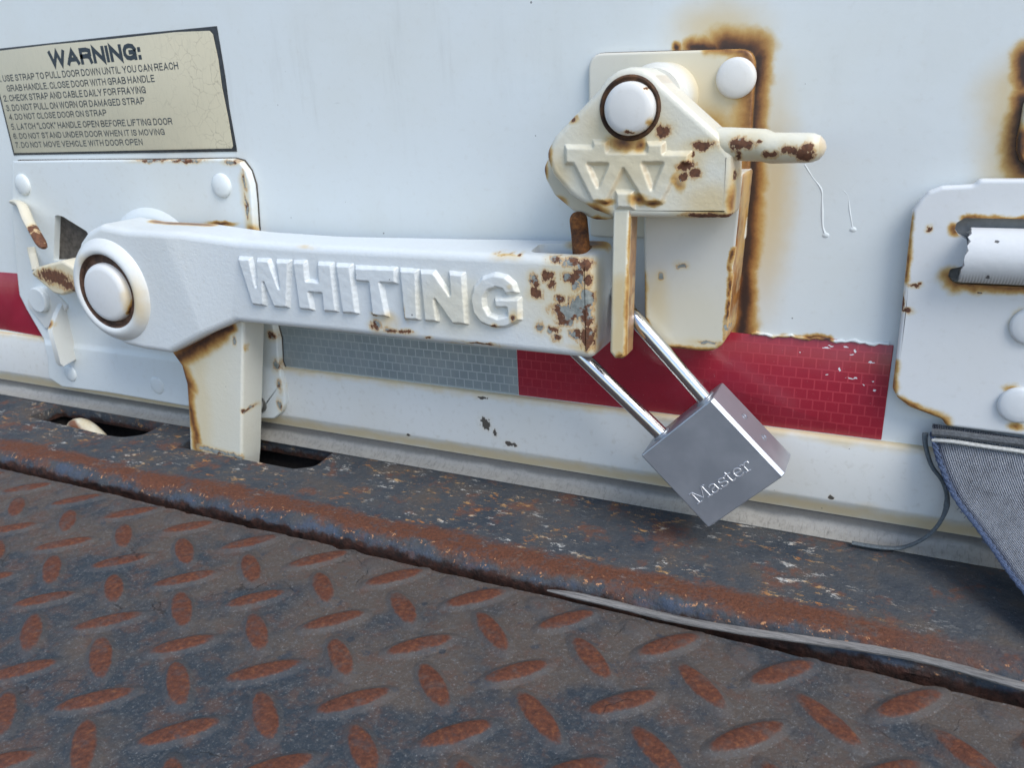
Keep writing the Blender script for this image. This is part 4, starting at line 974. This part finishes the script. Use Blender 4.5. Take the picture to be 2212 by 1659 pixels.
for x in xs:
    ring_ = []
    for y, z in prof:
        w = 0
        if y < -88 and z > -110: w = 1.4*mnoise.noise((x*.02, z*.1, 0))+1.0*mnoise.noise((x*.09, z*.2, 5))+(.9*mnoise.noise((x*.25, z*.4, 9)) if z < -64 else 0)
        ring_.append((x, y+w, z))
    rr_.append(ring_)
rings(bm, rr_)
so2 = put('sill_plate', bm, MSL, sill)
h1 = rounded([(-645, -35.5), (-642, -8), (-518, -8), (-515.5, -30), (-528, -40), (-545, -41)], [2, 1, 1, 8, 14, 10], 4)
h2 = rounded([(-472, -38.6), (-470, -4), (-353, -4), (-350, -30), (-362, -38.4)], [2, 1, 1, 8, 10], 4)
cs = []
for h in (h1, h2):
    b = bmesh.new(); rings(b, [[(x, y, z) for x, y in h] for z in (-90, -40)]); cs.append(b)
cut(so2, cs)
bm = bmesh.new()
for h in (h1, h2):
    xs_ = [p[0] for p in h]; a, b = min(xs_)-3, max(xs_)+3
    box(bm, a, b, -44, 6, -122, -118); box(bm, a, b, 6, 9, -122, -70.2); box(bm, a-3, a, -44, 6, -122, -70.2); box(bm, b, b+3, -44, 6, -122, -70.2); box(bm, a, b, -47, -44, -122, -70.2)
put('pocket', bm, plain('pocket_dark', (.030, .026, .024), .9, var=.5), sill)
# paint scrape where the hook post rubs the pocket is on the post; cream hook tip in the left pocket
bm = bmesh.new()
P = smooth_path([Vector((-606, -22, -112)), Vector((-607, -24, -85)), Vector((-604, -25, -71)), Vector((-596, -26, -66.5)), Vector((-585, -27, -68)), Vector((-572, -28, -76)), Vector((-560, -29, -92))], 6)
tube(bm, P, [7.5]*len(P), 16, up=Vector((0, 1, 0)))
n = NB('hook_tip_paint')
st_ = n.field(n.warped(1.5, .1), [((-601, -31, -60), (-572, -33, -72), 5.0)])
c0 = n.mix(n.step(n.noise(.1, 4), .4, .7), (.72, .66, .50), (.62, .50, .30))
c0 = n.mix(n.step(st_, .0, .6), c0, (.22, .085, .03))
n.set(n.b.inputs['Base Color'], c0); n.b.inputs['Roughness'].default_value = .45
o = put('hook_tip', bm, n.m, None, (-590, -26, -112)); tag(o, 'cream rust-striped hook tip inside the left pocket of the sill', 'hook')

# ------------------------------------------------------------------ liftgate platform (tread plate)
n, base = steel('tread_steel'); X = n.xyz()
PZ0 = -66.0
big = n.noise(.016, 5, .65, off=7)
warm = n.math('MULTIPLY_ADD', n.step(X[1], -240, -110), .13, -.04)
base = n.mix(n.step(n.math('ADD', big, warm), .42, .60), (.034, .044, .055), (.092, .074, .062))
base = n.mix(n.step(n.noise(.07, 6, .7, off=2), .47, .66, 0, .7), base, (.105, .060, .044))
base = n.mix(n.step(n.noise(.28, 6, .75, stretch=(1, 1, 1), off=5), .48, .68, 0, .6), base, (.10, .10, .10))
base = n.mix(n.step(n.noise(.9, 4, .75, off=3), .56, .67, 0, .6), base, (.25, .25, .245))
base = n.mix(n.step(n.noise(.10, 5, .7, off=12), .60, .68, 0, .7), base, (.035, .045, .06))
v = n.voro(.045, off=2); rv_ = n.xyz(v.outputs['Color'])
base = n.mix(n.math('MULTIPLY', n.math('LESS_THAN', n.math('ADD', v.outputs['Distance'], n.math('MULTIPLY', n.noise(.5, 3), .08)), n.math('MULTIPLY', rv_[0], .15)), .75), base, (.030, .038, .048))
zz = n.math('ADD', X[2], n.math('MULTIPLY', n.math('SUBTRACT', n.noise(.45, 5, .7), .5), .9))
halo_ = n.math('MULTIPLY', n.step(zz, PZ0+.02, PZ0+.35), 1.0)
base = n.mix(n.math('MULTIPLY', halo_, .4), base, (.080, .076, .076))
zz2 = n.math('MULTIPLY_ADD', n.math('SUBTRACT', n.noise(.14, 4, .6, off=16), .5), .7, zz)
top_ = n.step(n.math('MULTIPLY_ADD', n.math('SUBTRACT', n.noise(.05, 3, off=19), .5), .8, zz2), PZ0+1.18, PZ0+1.85)
rc = n.ramp(n.noise(.45, 5, .7, off=4), [(.3, (.060, .025, .018)), (.55, (.125, .044, .025)), (.78, (.25, .10, .04))])
base = n.mix(n.math('MULTIPLY', top_, n.step(n.noise(.10, 5, .7, off=23), .30, .52, .45, 1)), base, rc)
n.set(n.b.inputs['Base Color'], base); n.set(n.b.inputs['Roughness'], n.step(n.noise(.2, 4), .3, .7, .45, .75))
ck = n.voro(.028, feature='DISTANCE_TO_EDGE', off=5); n.t.links.new(n.warped(9, .05, 5), ck.inputs['Vector'])
ckm = n.math('MULTIPLY', n.step(ck.outputs['Distance'], .012, .002), n.step(n.noise(.03, 3, off=21), .57, .66))
n.b.inputs['Specular IOR Level'].default_value = .22
final = n.mix(n.math('MULTIPLY', ckm, .6), n.b.inputs['Base Color'].links[0].from_socket, (.02, .018, .017))
n.set(n.b.inputs['Base Color'], final)
n.bump(n.noise(.22, 6, .7), .65, .0016); n.bump(n.noise(1.1, 5, .7), .45, .0006); n.bump(n.math('MULTIPLY', ckm, -1), .6, .001)
MTP = n.m
plat = thing('liftgate_platform', 'rusty diamond tread plate platform filling the foreground', 'platform', (-150, -300, -80))
# plate with a ragged rear edge
bm = bmesh.new(); xs = [-1500+i*3 for i in range(801)]
def edge_y(x): return -102.6+1.1*mnoise.noise((x*.012, 3.3, 0))+.9*mnoise.noise((x*.06, 1.1, 0))+.55*mnoise.noise((x*.21, 7.7, 0))+(1.5 if -420 < x < -250 else 0)*mnoise.noise((x*.1, 9.1, 0))
top = [bm.verts.new((x, edge_y(x)-1.2, PZ0)) for x in xs]; lip = [bm.verts.new((x, edge_y(x), PZ0-1.3)) for x in xs]
bot = [bm.verts.new((x, edge_y(x)+.3, PZ0-9)) for x in xs]; nr = [bm.verts.new((x, -1500, PZ0)) for x in xs]
for i in range(800):
    bm.faces.new((nr[i], nr[i+1], top[i+1], top[i])); bm.faces.new((top[i], top[i+1], lip[i+1], lip[i])); bm.faces.new((lip[i], lip[i+1], bot[i+1], bot[i]))
put('deck', bm, MTP, plat)
bm = bmesh.new()
def lug(cx, cy_, ang, L=19.5, Wd=5.9, H=2.1):
    c, s = math.cos(ang), math.sin(ang); n_ = 22; rs = []
    for f, h in ((1.22, -.15), (1.12, .10), (1.0, .5), (.88, .95), (.74, 1.28), (.5, 1.5), (.2, 1.56)):
        ring_ = []
        for k in range(n_):
            t = 2*math.pi*k/n_; ct, st = math.cos(t), math.sin(t)
            x = L*f*ct*(1-.02*abs(st)); y = Wd*f*st*max(abs(st), 1e-4)**(-.06)
            if f > 1.05: x = L*ct+(f-1)*12*ct; y = Wd*st*max(abs(st), 1e-4)**(-.06)+(f-1)*12*st
            ring_.append((cx+x*c-y*s, cy_+x*s+y*c, PZ0+h*H/1.55))
        rs.append(ring_)
    rings(bm, rs, cap0=False)
for j in range(-1, 11):
    for i in range(-16, 24):
        x = -529+50*i-7.2*j; y = -119-42.8*j
        if -760 < x < 500 and j >= 0: lug(x, y, math.radians(44+random.uniform(-2, 2)), 18.5+random.uniform(-1.2, 1.2))
        x = -509+50*i-7.2*j; y = -140.5-42.8*j
        if -760 < x < 500 and y < -119: lug(x, y, math.radians(141+random.uniform(-2, 2)), 18.5+random.uniform(-1.2, 1.2))
# worn half lugs along the ragged edge
for i in range(-16, 24):
    x = -501+50*i
    if -760 < x < 500: lug(x+4, -112.5, math.radians(141), 7.5, 5.2, 1.3)
put('tread_pattern', bm, MTP, plat)
# dark frame below the gap
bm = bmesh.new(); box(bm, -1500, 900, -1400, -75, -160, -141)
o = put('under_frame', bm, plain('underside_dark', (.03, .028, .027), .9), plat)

# ------------------------------------------------------------------ weathered wooden sliver in the gap
n = NB('grey_wood')
gr = n.noise(.5, 5, .7, stretch=(.06, 1.5, 1.5))
n.set(n.b.inputs['Base Color'], n.ramp(gr, [(.3, (.07, .065, .062)), (.5, (.20, .19, .18)), (.7, (.33, .31, .29))])); n.b.inputs['Roughness'].default_value = .85
n.bump(gr, .9, .0012)
bm = bmesh.new()
cl = [UZ(*zR(152, 662), -63), UZ(*zR(260, 682), -63), UZ(*zR(420, 718), -63), UZ(*zR(700, 785), -62.5), UZ(*zR(1000, 838), -62), UZ(*zR(1300, 880), -61.5), UZ(*zR(1600, 925), -61), UZ(*zR(1850, 978), -61), UZ(*zR(2212, 1080), -61)]
cl.append(cl[-1]+(cl[-1]-cl[-2])*1.2)
P = smooth_path(cl, 8); k = len(P)
tube(bm, P, [max(.35, min(2.1, .5+i*.18))*(1+.15*mnoise.noise((i*.5, 0, 2))) for i in range(k)], 10, flat=.8)
o = put('wood_sliver', bm, n.m, None, tuple(P[k//2])); tag(o, 'long weathered grey wooden sliver lying in the gap before the sill', 'stick')
